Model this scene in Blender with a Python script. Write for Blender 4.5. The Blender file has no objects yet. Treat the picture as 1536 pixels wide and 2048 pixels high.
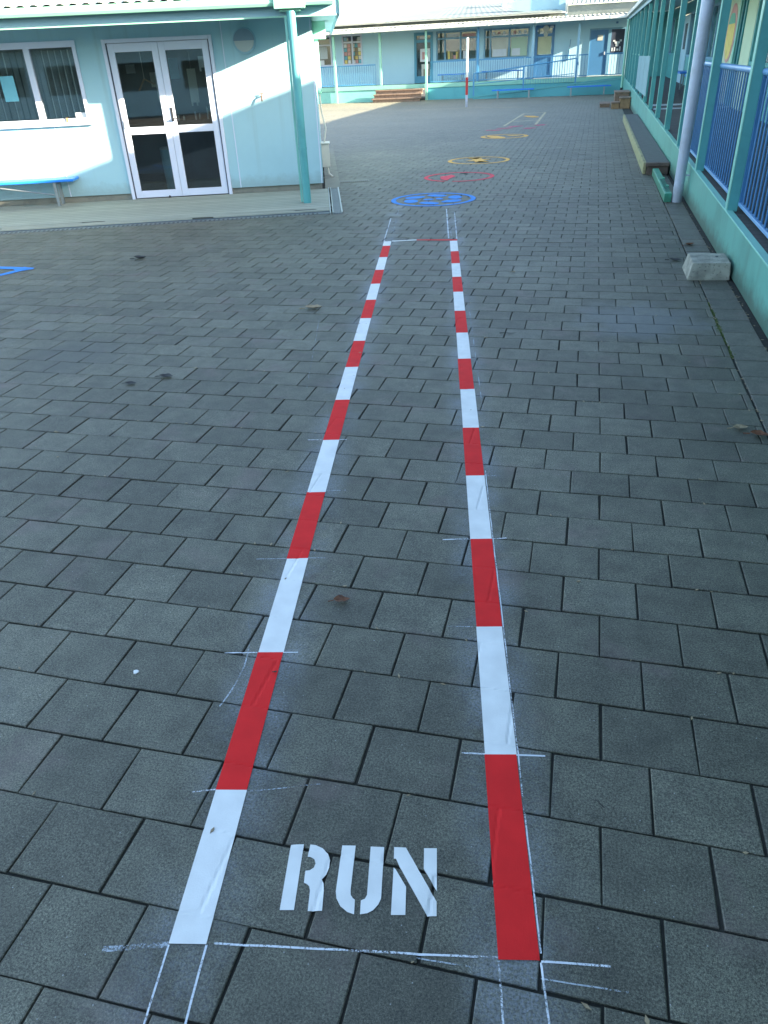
import bpy, bmesh, math, random
from mathutils import Vector, Matrix, noise
random.seed(7)
R = math.radians
C = bpy.context.scene.collection
SC = bpy.context.scene

# ------------------------------------------------------------------ camera, sky, sun, exposure
CAM_H = 1.545
cd = bpy.data.cameras.new('camera'); cam = bpy.data.objects.new('camera', cd); C.objects.link(cam)
right = Vector((0.97179, 0.23227, -0.04091)); up = Vector((-0.08617, 0.51114, 0.85517))
AL = R(10.25)          # the painted lane runs this much to the left of the buildings' direction
rr = Matrix.Rotation(R(10.25 - 9.8), 3, 'Z')
right = (rr @ right).normalized(); up = (rr @ up); up = (up - right * up.dot(right)).normalized(); back = right.cross(up)
M4 = Matrix((right, up, back)).transposed().to_4x4(); M4.translation = (0, 0, CAM_H)
cam.matrix_world = M4
cd.sensor_fit = 'HORIZONTAL'; cd.sensor_width = 36; cd.lens = 36 * 1478 / 1536
cd.clip_start = 0.05; cd.clip_end = 1500
SC.camera = cam

SUN = Vector((2.567, -0.312, 0.77)).normalized()
w = bpy.data.worlds.new('World'); SC.world = w; w.use_nodes = True
nt = w.node_tree; bg = nt.nodes['Background']
sky = nt.nodes.new('ShaderNodeTexSky'); sky.sky_type = 'NISHITA'; sky.sun_disc = False
sky.sun_elevation = math.asin(SUN.z); sky.sun_rotation = math.atan2(SUN.x, SUN.y)
sky.air_density = 1.0; sky.dust_density = 1.6; sky.ozone_density = 1.0
nt.links.new(sky.outputs[0], bg.inputs[0]); bg.inputs[1].default_value = 0.111
sl = bpy.data.lights.new('sun', 'SUN'); so = bpy.data.objects.new('sun', sl); C.objects.link(so)
sl.energy = 5.0; sl.angle = R(0.5); sl.color = (1.0, 0.88, 0.70)
so.rotation_euler = SUN.to_track_quat('Z', 'Y').to_euler(); so.location = (20, -5, 20)
SC.view_settings.view_transform = 'Standard'; SC.view_settings.look = 'None'
SC.view_settings.exposure = 2.88; SC.view_settings.gamma = 1.0

# ------------------------------------------------------------------ materials
def srgb(r, g, b):
    f = lambda c: (c / 255 / 12.92) if c / 255 <= 0.04045 else ((c / 255 + 0.055) / 1.055) ** 2.4
    return (f(r), f(g), f(b), 1)
def newmat(name):
    m = bpy.data.materials.new(name); m.use_nodes = True
    return m, m.node_tree, m.node_tree.nodes['Principled BSDF']
def paint(name, col, rough=0.5, var=0.10, scale=3.0, bump=0.0, bscale=60, metal=0.0, spec=0.5, dirt=None):
    """plain coloured material with uneven wear"""
    m, nt, b = newmat(name); N, L = nt.nodes, nt.links
    tc = N.new('ShaderNodeTexCoord')
    n1 = N.new('ShaderNodeTexNoise'); n1.inputs['Scale'].default_value = scale; n1.inputs['Detail'].default_value = 6; n1.inputs['Roughness'].default_value = .65
    L.new(tc.outputs['Object'], n1.inputs['Vector'])
    rp = N.new('ShaderNodeValToRGB'); rp.color_ramp.elements[0].position = .3; rp.color_ramp.elements[1].position = .7
    d = dirt or tuple(c * (1 - 2.2 * var) for c in col[:3])
    rp.color_ramp.elements[0].color = (*d[:3], 1)
    rp.color_ramp.elements[1].color = (*[min(1, c * (1 + var * .5)) for c in col[:3]], 1)
    e = rp.color_ramp.elements.new(.5); e.color = (*col[:3], 1)
    L.new(n1.outputs['Fac'], rp.inputs['Fac']); L.new(rp.outputs[0], b.inputs['Base Color'])
    b.inputs['Roughness'].default_value = rough; b.inputs['Metallic'].default_value = metal
    b.inputs['Specular IOR Level'].default_value = spec
    if bump:
        n2 = N.new('ShaderNodeTexNoise'); n2.inputs['Scale'].default_value = bscale; n2.inputs['Detail'].default_value = 4
        L.new(tc.outputs['Object'], n2.inputs['Vector'])
        bp = N.new('ShaderNodeBump'); bp.inputs['Strength'].default_value = bump; bp.inputs['Distance'].default_value = .004
        L.new(n2.outputs['Fac'], bp.inputs['Height']); L.new(bp.outputs[0], b.inputs['Normal'])
    return m

M = {}
M['mint'] = paint('mint_paint', (.22, .52, .43), .38, .06, 2.0, .15, 40)
M['mint_pale'] = paint('pale_mint_paint', (.25, .52, .39), .38, .05, 2.0)
M['teal'] = paint('teal_paint', (.09, .34, .34), .4, .08, 3.0)
M['teal_dark'] = paint('deep_teal_paint', (.03, .22, .24), .45, .08, 3.0)
M['skirt'] = paint('skirting_board_paint', (.13, .36, .30), .42, .12, 1.2, .2, 30)
M['cladding'] = paint('pale_aqua_cladding', (.33, .54, .59), .55, .03, .9, .1, 25)
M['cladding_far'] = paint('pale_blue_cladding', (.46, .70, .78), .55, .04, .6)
M['joinery'] = paint('white_aluminium_joinery', (.62, .66, .76), .35, .02, 2.0)
M['seal'] = paint('dark_rubber_seal', (.05, .06, .09), .6, .1)
M['fascia_blue'] = paint('blue_grey_fascia', (.26, .44, .52), .5, .04, 1.0)
M['soffit'] = paint('soffit_board', (.36, .52, .56), .7, .04, 1.0)
M['blue_rail'] = paint('blue_powder_coat', (.05, .17, .36), .38, .08, 4.0)
M['rail_pale'] = paint('light_blue_top_rail', (.16, .32, .56), .3, .06, 4.0)
M['far_rail'] = paint('far_blue_rail', (.07, .25, .42), .4, .06, 2.0)
M['seat_blue'] = paint('bright_blue_seat', (.02, .20, .68), .35, .06, 4.0)
M['steel'] = paint('galvanised_steel', (.30, .33, .33), .4, .1, 9.0, metal=.6)
M['pipe_white'] = paint('grey_white_plastic_pipe', (.46, .50, .60), .42, .06, 2.0, dirt=(.36, .38, .42))
M['cream'] = paint('cream_box_paint', (.62, .60, .50), .5, .05, 3.0)
M['cream_board'] = paint('cream_blind', (.60, .60, .38), .7, .06, 2.0)
M['lime_board'] = paint('pale_lime_board', (.50, .62, .44), .6, .05, 2.0)
M['door_blue'] = paint('blue_door_paint', (.06, .20, .38), .4, .05, 2.0)
M['door_teal'] = paint('teal_door_paint', (.08, .30, .42), .4, .05, 2.0)
M['door_pale'] = paint('pale_blue_door_paint', (.36, .56, .66), .4, .05, 2.0)
M['frame_blue'] = paint('blue_window_frame_paint', (.16, .34, .46), .4, .05, 2.0)
M['step_conc'] = paint('step_concrete', (.10, .105, .10), .85, .15, 12.0, .5, 120)
M['step_edge'] = paint('worn_yellowish_timber_edge', (.30, .28, .15), .8, .25, 10.0, .4, 60)
M['step_end'] = paint('reddish_brown_brick_end', (.12, .085, .07), .85, .2, 9.0, .5, 80)
M['green_plastic'] = paint('green_plastic_channel', (.03, .34, .22), .4, .12, 8.0)
M['green_dark'] = paint('dark_green_slot', (.01, .08, .06), .7, .1, 8.0)
M['wood_warm'] = paint('weathered_brown_timber', (.23, .155, .105), .75, .2, 8.0, .4, 50)
M['wood_box'] = paint('orange_brown_timber', (.30, .18, .09), .75, .2, 8.0)
M['roof_cream'] = paint('cream_roof_steel', (.55, .55, .46), .45, .06, 1.0)
M['roof_grey'] = paint('grey_green_roof_steel', (.38, .44, .40), .5, .06, 1.0)
M['roof_far_cream'] = paint('weathered_cream_roof_steel', (.30, .31, .26), .6, .10, .8)
M['roof_far_grey'] = paint('weathered_grey_roof_steel', (.17, .20, .185), .6, .10, .8)
M['far_skirt'] = paint('blue_green_skirting', (.09, .36, .38), .45, .08, 1.0)
M['gutter_white'] = paint('white_gutter', (.70, .68, .60), .45, .04, 1.0)
M['dark'] = paint('dark_interior', (.05, .08, .10), .8, .2, 2.0)
M['room'] = paint('interior_wall', (.30, .38, .40), .8, .1, 1.0)
M['roomfloor'] = paint('interior_carpet', (.12, .15, .16), .9, .2, 6.0)
M['blind'] = paint('grey_vertical_blind', (.50, .55, .55), .7, .1, 5.0)
M['blind_edge'] = paint('pale_blind_edge', (.85, .88, .86), .6, .05, 5.0)
M['paper'] = paint('paper', (.70, .72, .72), .8, .05, 5.0)
M['paper_teal'] = paint('teal_paper', (.15, .42, .50), .8, .05, 5.0)
M['paper_yellow'] = paint('yellow_paper', (.70, .55, .18), .8, .1, 5.0)
M['paper_pink'] = paint('pink_paper', (.60, .32, .30), .8, .1, 5.0)
M['leaf_brown'] = paint('dry_brown_leaf', (.13, .05, .02), .7, .3, 60.0)
M['leaf_pale'] = paint('dry_pale_leaf', (.28, .22, .13), .7, .3, 60.0)
M['leaf_dark'] = paint('dark_wet_leaf', (.015, .014, .012), .6, .3, 60.0)
M['moss'] = paint('moss', (.06, .09, .015), .95, .3, 90.0, .6, 300)
M['grate'] = paint('weathered_steel_grating', (.12, .145, .15), .55, .15, 12.0)
M['black'] = paint('black_plastic', (.015, .016, .018), .5, .1, 5.0)
M['lamp_glass'] = paint('opal_lamp_cover', (.42, .46, .44), .5, .03, 5.0)
M['lamp_hood'] = paint('grey_lamp_hood', (.16, .24, .30), .5, .05, 5.0)
M['red_gloss'] = paint('red_pole_paint', (.42, .02, .02), .4, .08, 8.0)
M['sill'] = paint('unpainted_concrete_plinth', (.21, .21, .17), .9, .15, 5.0, .3, 60)

def splash(mat, z0, amt=.7, col=(.05, .05, .035)):
    """soil splashed on the lowest centimetres plus faint drip streaks"""
    nt = mat.node_tree; N, L = nt.nodes, nt.links; b = N['Principled BSDF']; src = b.inputs['Base Color'].links[0].from_socket
    geo = N.new('ShaderNodeNewGeometry'); sp = N.new('ShaderNodeSeparateXYZ'); L.new(geo.outputs['Position'], sp.inputs[0])
    n = N.new('ShaderNodeTexNoise'); n.inputs['Scale'].default_value = 7; n.inputs['Detail'].default_value = 8; n.inputs['Roughness'].default_value = .75; L.new(geo.outputs['Position'], n.inputs['Vector'])
    ma = N.new('ShaderNodeMath'); ma.operation = 'MULTIPLY_ADD'; ma.inputs[1].default_value = -.30; L.new(n.outputs['Fac'], ma.inputs[0]); L.new(sp.outputs['Z'], ma.inputs[2])
    mr = N.new('ShaderNodeMapRange'); mr.inputs['From Min'].default_value = z0 - .15; mr.inputs['From Max'].default_value = z0 - .02; mr.inputs['To Min'].default_value = amt; mr.inputs['To Max'].default_value = 0
    L.new(ma.outputs[0], mr.inputs['Value'])
    st = N.new('ShaderNodeMapping'); st.inputs['Scale'].default_value = (9, 9, .35); L.new(geo.outputs['Position'], st.inputs['Vector'])
    n2 = N.new('ShaderNodeTexNoise'); n2.inputs['Scale'].default_value = 1; n2.inputs['Detail'].default_value = 5; L.new(st.outputs[0], n2.inputs['Vector'])
    m2 = N.new('ShaderNodeMapRange'); m2.inputs['From Min'].default_value = .56; m2.inputs['From Max'].default_value = .78; m2.inputs['To Max'].default_value = .22; L.new(n2.outputs['Fac'], m2.inputs['Value'])
    mx_ = N.new('ShaderNodeMath'); mx_.operation = 'MAXIMUM'; L.new(mr.outputs[0], mx_.inputs[0]); L.new(m2.outputs[0], mx_.inputs[1])
    mix = N.new('ShaderNodeMix'); mix.data_type = 'RGBA'; L.new(mx_.outputs[0], mix.inputs['Factor']); L.new(src, mix.inputs['A']); mix.inputs['B'].default_value = (*col, 1)
    L.new(mix.outputs['Result'], b.inputs['Base Color'])
splash(M['skirt'], .06); splash(M['cladding'], .14, .35, (.16, .17, .13)); splash(M['pipe_white'], .10, .4, (.12, .12, .09)); splash(M['green_plastic'], .04, .5)

def glass(name, tint=(.74, .80, .80), mixf=.82):
    m, nt, b = newmat(name); N, L = nt.nodes, nt.links
    N.remove(b); out = N['Material Output']
    tr = N.new('ShaderNodeBsdfTransparent'); tr.inputs[0].default_value = (*tint, 1)
    gl = N.new('ShaderNodeBsdfGlossy'); gl.inputs['Roughness'].default_value = .02
    fr = N.new('ShaderNodeFresnel'); fr.inputs[0].default_value = 1.5
    mul = N.new('ShaderNodeMath'); mul.operation = 'MULTIPLY_ADD'; mul.inputs[1].default_value = 1.6; mul.inputs[2].default_value = .02
    L.new(fr.outputs[0], mul.inputs[0])
    mx = N.new('ShaderNodeMixShader'); L.new(mul.outputs[0], mx.inputs[0])
    L.new(tr.outputs[0], mx.inputs[1]); L.new(gl.outputs[0], mx.inputs[2]); L.new(mx.outputs[0], out.inputs[0])
    return m
M['glass'] = glass('window_glass')

def concrete_block():
    m, nt, b = newmat('rough_cast_concrete'); N, L = nt.nodes, nt.links
    tc = N.new('ShaderNodeTexCoord')
    n1 = N.new('ShaderNodeTexNoise'); n1.inputs['Scale'].default_value = 9; n1.inputs['Detail'].default_value = 8; L.new(tc.outputs['Object'], n1.inputs['Vector'])
    v = N.new('ShaderNodeTexVoronoi'); v.inputs['Scale'].default_value = 48; L.new(tc.outputs['Object'], v.inputs['Vector'])
    r1 = N.new('ShaderNodeValToRGB'); r1.color_ramp.elements[0].color = (.19, .185, .155, 1); r1.color_ramp.elements[1].color = (.36, .35, .29, 1)
    r1.color_ramp.elements[0].position = .32; r1.color_ramp.elements[1].position = .62; L.new(n1.outputs['Fac'], r1.inputs['Fac'])
    r2 = N.new('ShaderNodeValToRGB'); r2.color_ramp.elements[0].position = .10; r2.color_ramp.elements[1].position = .30
    r2.color_ramp.elements[0].color = (.25, .25, .25, 1); r2.color_ramp.elements[1].color = (1, 1, 1, 1); L.new(v.outputs['Distance'], r2.inputs['Fac'])
    mx = N.new('ShaderNodeMix'); mx.data_type = 'RGBA'; mx.blend_type = 'MULTIPLY'; mx.inputs['Factor'].default_value = .55
    L.new(r1.outputs[0], mx.inputs['A']); L.new(r2.outputs[0], mx.inputs['B']); L.new(mx.outputs['Result'], b.inputs['Base Color'])
    b.inputs['Roughness'].default_value = .95
    bp = N.new('ShaderNodeBump'); bp.inputs['Distance'].default_value = .008; bp.inputs['Strength'].default_value = .8
    L.new(r2.outputs[0], bp.inputs['Height']); L.new(bp.outputs[0], b.inputs['Normal'])
    return m
M['block'] = concrete_block()

def boards(name, col, col2, period, axis='X', rough=.8):
    """weathered timber boards: period in metres across the given axis"""
    m, nt, b = newmat(name); N, L = nt.nodes, nt.links
    tc = N.new('ShaderNodeTexCoord'); sep = N.new('ShaderNodeSeparateXYZ'); L.new(tc.outputs['Object'], sep.inputs[0])
    mu = N.new('ShaderNodeMath'); mu.operation = 'DIVIDE'; mu.inputs[1].default_value = period; L.new(sep.outputs[axis], mu.inputs[0])
    fl = N.new('ShaderNodeMath'); fl.operation = 'FLOOR'; L.new(mu.outputs[0], fl.inputs[0])
    fr = N.new('ShaderNodeMath'); fr.operation = 'FRACT'; L.new(mu.outputs[0], fr.inputs[0])
    wn = N.new('ShaderNodeTexWhiteNoise'); wn.noise_dimensions = '1D'; L.new(fl.outputs[0], wn.inputs['W'])
    n1 = N.new('ShaderNodeTexNoise'); n1.inputs['Scale'].default_value = 4; n1.inputs['Detail'].default_value = 8; L.new(tc.outputs['Object'], n1.inputs['Vector'])
    ad = N.new('ShaderNodeMath'); ad.operation = 'MULTIPLY_ADD'; ad.inputs[1].default_value = .4; L.new(wn.outputs['Value'], ad.inputs[0]); 
    su = N.new('ShaderNodeMath'); su.operation = 'MULTIPLY'; su.inputs[1].default_value = .7; L.new(n1.outputs['Fac'], su.inputs[0]); L.new(su.outputs[0], ad.inputs[2])
    mx = N.new('ShaderNodeMix'); mx.data_type = 'RGBA'; L.new(ad.outputs[0], mx.inputs['Factor'])
    mx.inputs['A'].default_value = (*col, 1); mx.inputs['B'].default_value = (*col2, 1)
    gp = N.new('ShaderNodeMath'); gp.operation = 'LESS_THAN'; gp.inputs[1].default_value = .07; L.new(fr.outputs[0], gp.inputs[0])
    m2 = N.new('ShaderNodeMix'); m2.data_type = 'RGBA'; L.new(gp.outputs[0], m2.inputs['Factor']); L.new(mx.outputs['Result'], m2.inputs['A'])
    m2.inputs['B'].default_value = (col[0] * .25, col[1] * .25, col[2] * .25, 1)
    L.new(m2.outputs['Result'], b.inputs['Base Color']); b.inputs['Roughness'].default_value = rough
    iv = N.new('ShaderNodeMath'); iv.operation = 'SUBTRACT'; iv.inputs[0].default_value = 1; L.new(gp.outputs[0], iv.inputs[1])
    bp = N.new('ShaderNodeBump'); bp.inputs['Distance'].default_value = .006; L.new(iv.outputs[0], bp.inputs['Height']); L.new(bp.outputs[0], b.inputs['Normal'])
    return m
M['porch_boards'] = boards('grey_green_porch_boards', (.23, .25, .20), (.34, .36, .29), .14, 'Y')
M['deck_boards'] = boards('dark_deck_boards', (.045, .045, .047), (.085, .08, .08), .14, 'Y', .7)

# -- paving: concrete pavers with aggregate, per-paver tint, chalk dust left beside the painted lines
def paver_mat(name, a, b_, dust=True):
    m, nt, b = newmat(name); N, L = nt.nodes, nt.links
    geo = N.new('ShaderNodeNewGeometry'); pos = geo.outputs['Position']
    at = N.new('ShaderNodeAttribute'); at.attribute_name = 'tint'
    mix = N.new('ShaderNodeMix'); mix.data_type = 'RGBA'; mix.inputs['A'].default_value = (*a, 1); mix.inputs['B'].default_value = (*b_, 1)
    L.new(at.outputs['Fac'], mix.inputs['Factor'])
    def noisef(scale, det, rough=.6):
        n = N.new('ShaderNodeTexNoise'); n.inputs['Scale'].default_value = scale; n.inputs['Detail'].default_value = det; n.inputs['Roughness'].default_value = rough
        L.new(pos, n.inputs['Vector']); return n.outputs['Fac']
    def ramp(src, p0, c0, p1, c1):
        r = N.new('ShaderNodeValToRGB'); r.color_ramp.elements[0].position = p0; r.color_ramp.elements[1].position = p1
        r.color_ramp.elements[0].color = (*c0, 1) if isinstance(c0, tuple) else (c0, c0, c0, 1)
        r.color_ramp.elements[1].color = (*c1, 1) if isinstance(c1, tuple) else (c1, c1, c1, 1)
        L.new(src, r.inputs['Fac']); return r.outputs[0]
    def blend(A, B, fac, mode='MULTIPLY'):
        x = N.new('ShaderNodeMix'); x.data_type = 'RGBA'; x.blend_type = mode
        if isinstance(fac, float): x.inputs['Factor'].default_value = fac
        else: L.new(fac, x.inputs['Factor'])
        L.new(A, x.inputs['A']) if not isinstance(A, tuple) else setattr(x.inputs['A'], 'default_value', (*A, 1))
        L.new(B, x.inputs['B']) if not isinstance(B, tuple) else setattr(x.inputs['B'], 'default_value', (*B, 1))
        return x.outputs['Result']
    col = blend(mix.outputs['Result'], ramp(noisef(190, 3, .85), .36, .30, .66, 1.70), 1.0)      # sand grain
    col = blend(col, ramp(noisef(480, 2, .8), .40, .62, .62, 1.30), 1.0)
    col = blend(col, ramp(noisef(.55, 4), .32, .78, .68, 1.22), 1.0)                         # broad staining
    pk = ramp(noisef(3.2, 4), .56, 0.0, .70, 1.0)
    col = blend(col, (.135, .100, .092), blend(pk, (.45, .45, .45), 1.0), 'MIX')             # faded pinkish patches
    # light aggregate specks
    v = N.new('ShaderNodeTexVoronoi'); v.inputs['Scale'].default_value = 85; L.new(pos, v.inputs['Vector'])
    sp = ramp(v.outputs['Distance'], .09, 1.0, .17, 0.0)
    wn = ramp(v.outputs['Color'], .80, 0.0, .90, 1.0)
    col = blend(col, (.30, .31, .30), blend(sp, wn, 1.0), 'MIX')
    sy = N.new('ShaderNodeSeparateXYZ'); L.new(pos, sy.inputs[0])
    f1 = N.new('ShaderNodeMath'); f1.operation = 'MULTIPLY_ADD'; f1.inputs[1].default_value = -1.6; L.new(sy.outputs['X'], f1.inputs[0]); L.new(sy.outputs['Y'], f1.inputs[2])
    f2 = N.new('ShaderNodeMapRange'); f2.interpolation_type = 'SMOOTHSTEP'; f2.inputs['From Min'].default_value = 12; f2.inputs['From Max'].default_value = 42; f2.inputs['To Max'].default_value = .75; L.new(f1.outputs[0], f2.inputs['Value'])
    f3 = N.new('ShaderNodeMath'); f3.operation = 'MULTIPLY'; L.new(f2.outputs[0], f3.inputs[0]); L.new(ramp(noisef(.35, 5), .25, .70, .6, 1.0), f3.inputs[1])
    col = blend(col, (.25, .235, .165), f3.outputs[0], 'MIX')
    v2 = N.new('ShaderNodeTexVoronoi'); v2.inputs['Scale'].default_value = 2.1; L.new(pos, v2.inputs['Vector'])
    gum = blend(ramp(v2.outputs['Distance'], .022, 1.0, .030, 0.0), ramp(v2.outputs['Color'], .62, 0.0, .64, 1.0), 1.0)
    col = blend(col, (.045, .05, .045), blend(gum, (.6, .6, .6), 1.0), 'MIX')
    col = blend(col, ramp(noisef(9, 7, .75), .36, .72, .64, 1.2), 1.0)
    wear_ = ramp(noisef(1.4, 7, .7), .56, 0.0, .70, 1.0)
    col = blend(col, (.16, .17, .15), blend(wear_, (.30, .30, .30), 1.0), 'MIX')
    # dark stain
    def spot(cx, cy, rad, colr, amt):
        nonlocal col
        s = N.new('ShaderNodeVectorMath'); s.operation = 'DISTANCE'; s.inputs[1].default_value = (cx, cy, 0); L.new(pos, s.inputs[0])
        nn = N.new('ShaderNodeMath'); nn.operation = 'MULTIPLY_ADD'; nn.inputs[1].default_value = rad * 1.6; nn.inputs[2].default_value = -rad * .8
        L.new(noisef(5, 5), nn.inputs[0])
        ad = N.new('ShaderNodeMath'); ad.operation = 'ADD'; L.new(s.outputs['Value'], ad.inputs[0]); L.new(nn.outputs[0], ad.inputs[1])
        mr = N.new('ShaderNodeMapRange'); mr.inputs['From Min'].default_value = rad; mr.inputs['From Max'].default_value = rad * .4
        mr.inputs['To Min'].default_value = 0; mr.inputs['To Max'].default_value = amt; L.new(ad.outputs[0], mr.inputs['Value'])
        col = blend(col, colr, mr.outputs[0], 'MIX')
    if dust:
        spot(-3.16, 4.05, .42, (.055, .058, .05), .6)
        spot(.45, 5.2, .5, (.17, .19, .21), .35)
        # chalk dust: lane coordinates
        mp = N.new('ShaderNodeMapping'); mp.vector_type = 'TEXTURE'; mp.inputs['Rotation'].default_value = (0, 0, AL); L.new(pos, mp.inputs['Vector'])
        sx = N.new('ShaderNodeSeparateXYZ'); L.new(mp.outputs[0], sx.inputs[0])
        tot = None
        for cx, wd, am in ((-.525, .16, .55), (.152, .15, .65)):
            s = N.new('ShaderNodeMath'); s.operation = 'SUBTRACT'; s.inputs[1].default_value = cx; L.new(sx.outputs['X'], s.inputs[0])
            ab = N.new('ShaderNodeMath'); ab.operation = 'ABSOLUTE'; L.new(s.outputs[0], ab.inputs[0])
            mr = N.new('ShaderNodeMapRange'); mr.interpolation_type = 'SMOOTHSTEP'; mr.inputs['From Min'].default_value = wd; mr.inputs['From Max'].default_value = .03
            mr.inputs['To Min'].default_value = 0; mr.inputs['To Max'].default_value = am; L.new(ab.outputs[0], mr.inputs['Value'])
            if tot is None: tot = mr.outputs[0]
            else:
                a2 = N.new('ShaderNodeMath'); a2.operation = 'MAXIMUM'; L.new(tot, a2.inputs[0]); L.new(mr.outputs[0], a2.inputs[1]); tot = a2.outputs[0]
        ln = N.new('ShaderNodeMath'); ln.operation = 'LESS_THAN'; ln.inputs[1].default_value = 10.2; L.new(sx.outputs['Y'], ln.inputs[0])
        ln0 = N.new('ShaderNodeMath'); ln0.operation = 'GREATER_THAN'; ln0.inputs[1].default_value = .55; L.new(sx.outputs['Y'], ln0.inputs[0])
        k = N.new('ShaderNodeMath'); k.operation = 'MULTIPLY'; L.new(ln.outputs[0], k.inputs[0]); L.new(ln0.outputs[0], k.inputs[1])
        k2 = N.new('ShaderNodeMath'); k2.operation = 'MULTIPLY'; L.new(k.outputs[0], k2.inputs[0]); L.new(tot, k2.inputs[1])
        nz = ramp(noisef(2.3, 6, .7), .42, 0.0, .66, 1.0)
        k3 = N.new('ShaderNodeMath'); k3.operation = 'MULTIPLY'; L.new(k2.outputs[0], k3.inputs[0]); L.new(nz, k3.inputs[1])
        gr = ramp(noisef(160, 2), .40, .25, .60, 1.0)
        k4 = N.new('ShaderNodeMath'); k4.operation = 'MULTIPLY'; L.new(k3.outputs[0], k4.inputs[0]); L.new(gr, k4.inputs[1])
        col = blend(col, (.26, .30, .36), k4.outputs[0], 'MIX')
    L.new(col, b.inputs['Base Color'])
    b.inputs['Roughness'].default_value = .62; b.inputs['Specular IOR Level'].default_value = .5
    bp = N.new('ShaderNodeBump'); bp.inputs['Strength'].default_value = .55; bp.inputs['Distance'].default_value = .0025
    L.new(noisef(260, 3, .7), bp.inputs['Height']); L.new(bp.outputs[0], b.inputs['Normal'])
    return m
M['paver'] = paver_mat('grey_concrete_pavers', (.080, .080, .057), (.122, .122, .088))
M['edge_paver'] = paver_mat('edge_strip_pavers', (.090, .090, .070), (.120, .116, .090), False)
def joint_mat():
    m, nt, b = newmat('dark_joint_sand'); N, L = nt.nodes, nt.links
    geo = N.new('ShaderNodeNewGeometry'); n = N.new('ShaderNodeTexNoise'); n.inputs['Scale'].default_value = 3; n.inputs['Detail'].default_value = 6; L.new(geo.outputs['Position'], n.inputs['Vector'])
    r = N.new('ShaderNodeValToRGB'); r.color_ramp.elements[0].color = (.018, .020, .016, 1); r.color_ramp.elements[1].color = (.034, .034, .026, 1)
    r.color_ramp.elements[0].position = .42; r.color_ramp.elements[1].position = .62; e = r.color_ramp.elements.new(.74); e.color = (.035, .055, .014, 1)
    n2 = N.new('ShaderNodeTexNoise'); n2.inputs['Scale'].default_value = 40; n2.inputs['Detail'].default_value = 5; L.new(geo.outputs['Position'], n2.inputs['Vector'])
    av = N.new('ShaderNodeMix'); av.inputs['Factor'].default_value = .45; L.new(n.outputs['Fac'], av.inputs['A']); L.new(n2.outputs['Fac'], av.inputs['B'])
    bp = N.new('ShaderNodeBump'); bp.inputs['Distance'].default_value = .006; L.new(n2.outputs['Fac'], bp.inputs['Height']); L.new(bp.outputs[0], b.inputs['Normal'])
    L.new(av.outputs['Result'], r.inputs['Fac']); L.new(r.outputs[0], b.inputs['Base Color']); b.inputs['Roughness'].default_value = 1
    return m
M['joint'] = joint_mat()

def paintmark(name, col, wear=0.0, alpha=1.0, rough=.55, var=.04):
    """road paint / chalk; wear > 0 lets the paving show through in grains"""
    m, nt, b = newmat(name); N, L = nt.nodes, nt.links
    geo = N.new('ShaderNodeNewGeometry'); pos = geo.outputs['Position']
    n1 = N.new('ShaderNodeTexNoise'); n1.inputs['Scale'].default_value = 14; n1.inputs['Detail'].default_value = 6; L.new(pos, n1.inputs['Vector'])
    r = N.new('ShaderNodeValToRGB'); r.color_ramp.elements[0].position = .3; r.color_ramp.elements[1].position = .7
    r.color_ramp.elements[0].color = (*[c * (1 - var * 2.5) for c in col], 1); r.color_ramp.elements[1].color = (*[min(1, c * (1 + var)) for c in col], 1)
    L.new(n1.outputs['Fac'], r.inputs['Fac']); L.new(r.outputs[0], b.inputs['Base Color']); b.inputs['Roughness'].default_value = max(rough, .75); b.inputs['Specular IOR Level'].default_value = .2
    n3 = N.new('ShaderNodeTexNoise'); n3.inputs['Scale'].default_value = 300; n3.inputs['Detail'].default_value = 2; L.new(pos, n3.inputs['Vector'])
    bp = N.new('ShaderNodeBump'); bp.inputs['Strength'].default_value = .3; bp.inputs['Distance'].default_value = .0015
    L.new(n3.outputs['Fac'], bp.inputs['Height']); L.new(bp.outputs[0], b.inputs['Normal'])
    if wear > 0 or alpha < 1:
        n2 = N.new('ShaderNodeTexNoise'); n2.inputs['Scale'].default_value = 170; n2.inputs['Detail'].default_value = 3; n2.inputs['Roughness'].default_value = .8; L.new(pos, n2.inputs['Vector'])
        n4 = N.new('ShaderNodeTexNoise'); n4.inputs['Scale'].default_value = 7; n4.inputs['Detail'].default_value = 4; L.new(pos, n4.inputs['Vector'])
        ad = N.new('ShaderNodeMath'); ad.operation = 'MULTIPLY_ADD'; ad.inputs[1].default_value = .9; L.new(n4.outputs['Fac'], ad.inputs[0]); L.new(n2.outputs['Fac'], ad.inputs[2])
        mr = N.new('ShaderNodeMapRange'); c = .55 + wear * .8; mr.inputs['From Min'].default_value = c - .08; mr.inputs['From Max'].default_value = c + .10
        mr.inputs['To Min'].default_value = 0; mr.inputs['To Max'].default_value = alpha; L.new(ad.outputs[0], mr.inputs['Value']); L.new(mr.outputs[0], b.inputs['Alpha'])
    return m
M['white_mark'] = paintmark('white_road_paint', (.70, .71, .68))
M['red_mark'] = paintmark('red_road_paint', (.66, .018, .018))
M['blue_mark'] = paintmark('blue_ground_paint', (.05, .24, .64), .10)
M['coral_mark'] = paintmark('coral_ground_paint', (.62, .06, .09), .16)
M['orange_mark'] = paintmark('yellow_orange_ground_paint', (.66, .36, .09), .14)
M['faded_pink'] = paintmark('faded_pink_ground_paint', (.55, .12, .17), .34, .9)
M['faded_white'] = paintmark('faded_white_ground_paint', (.60, .52, .34), .27, .75)
M['chalk'] = paintmark('white_chalk', (.70, .74, .78), .40, .85, .9)
M['chalk_faint'] = paintmark('faint_chalk', (.55, .62, .68), .52, .6, .9)

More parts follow.
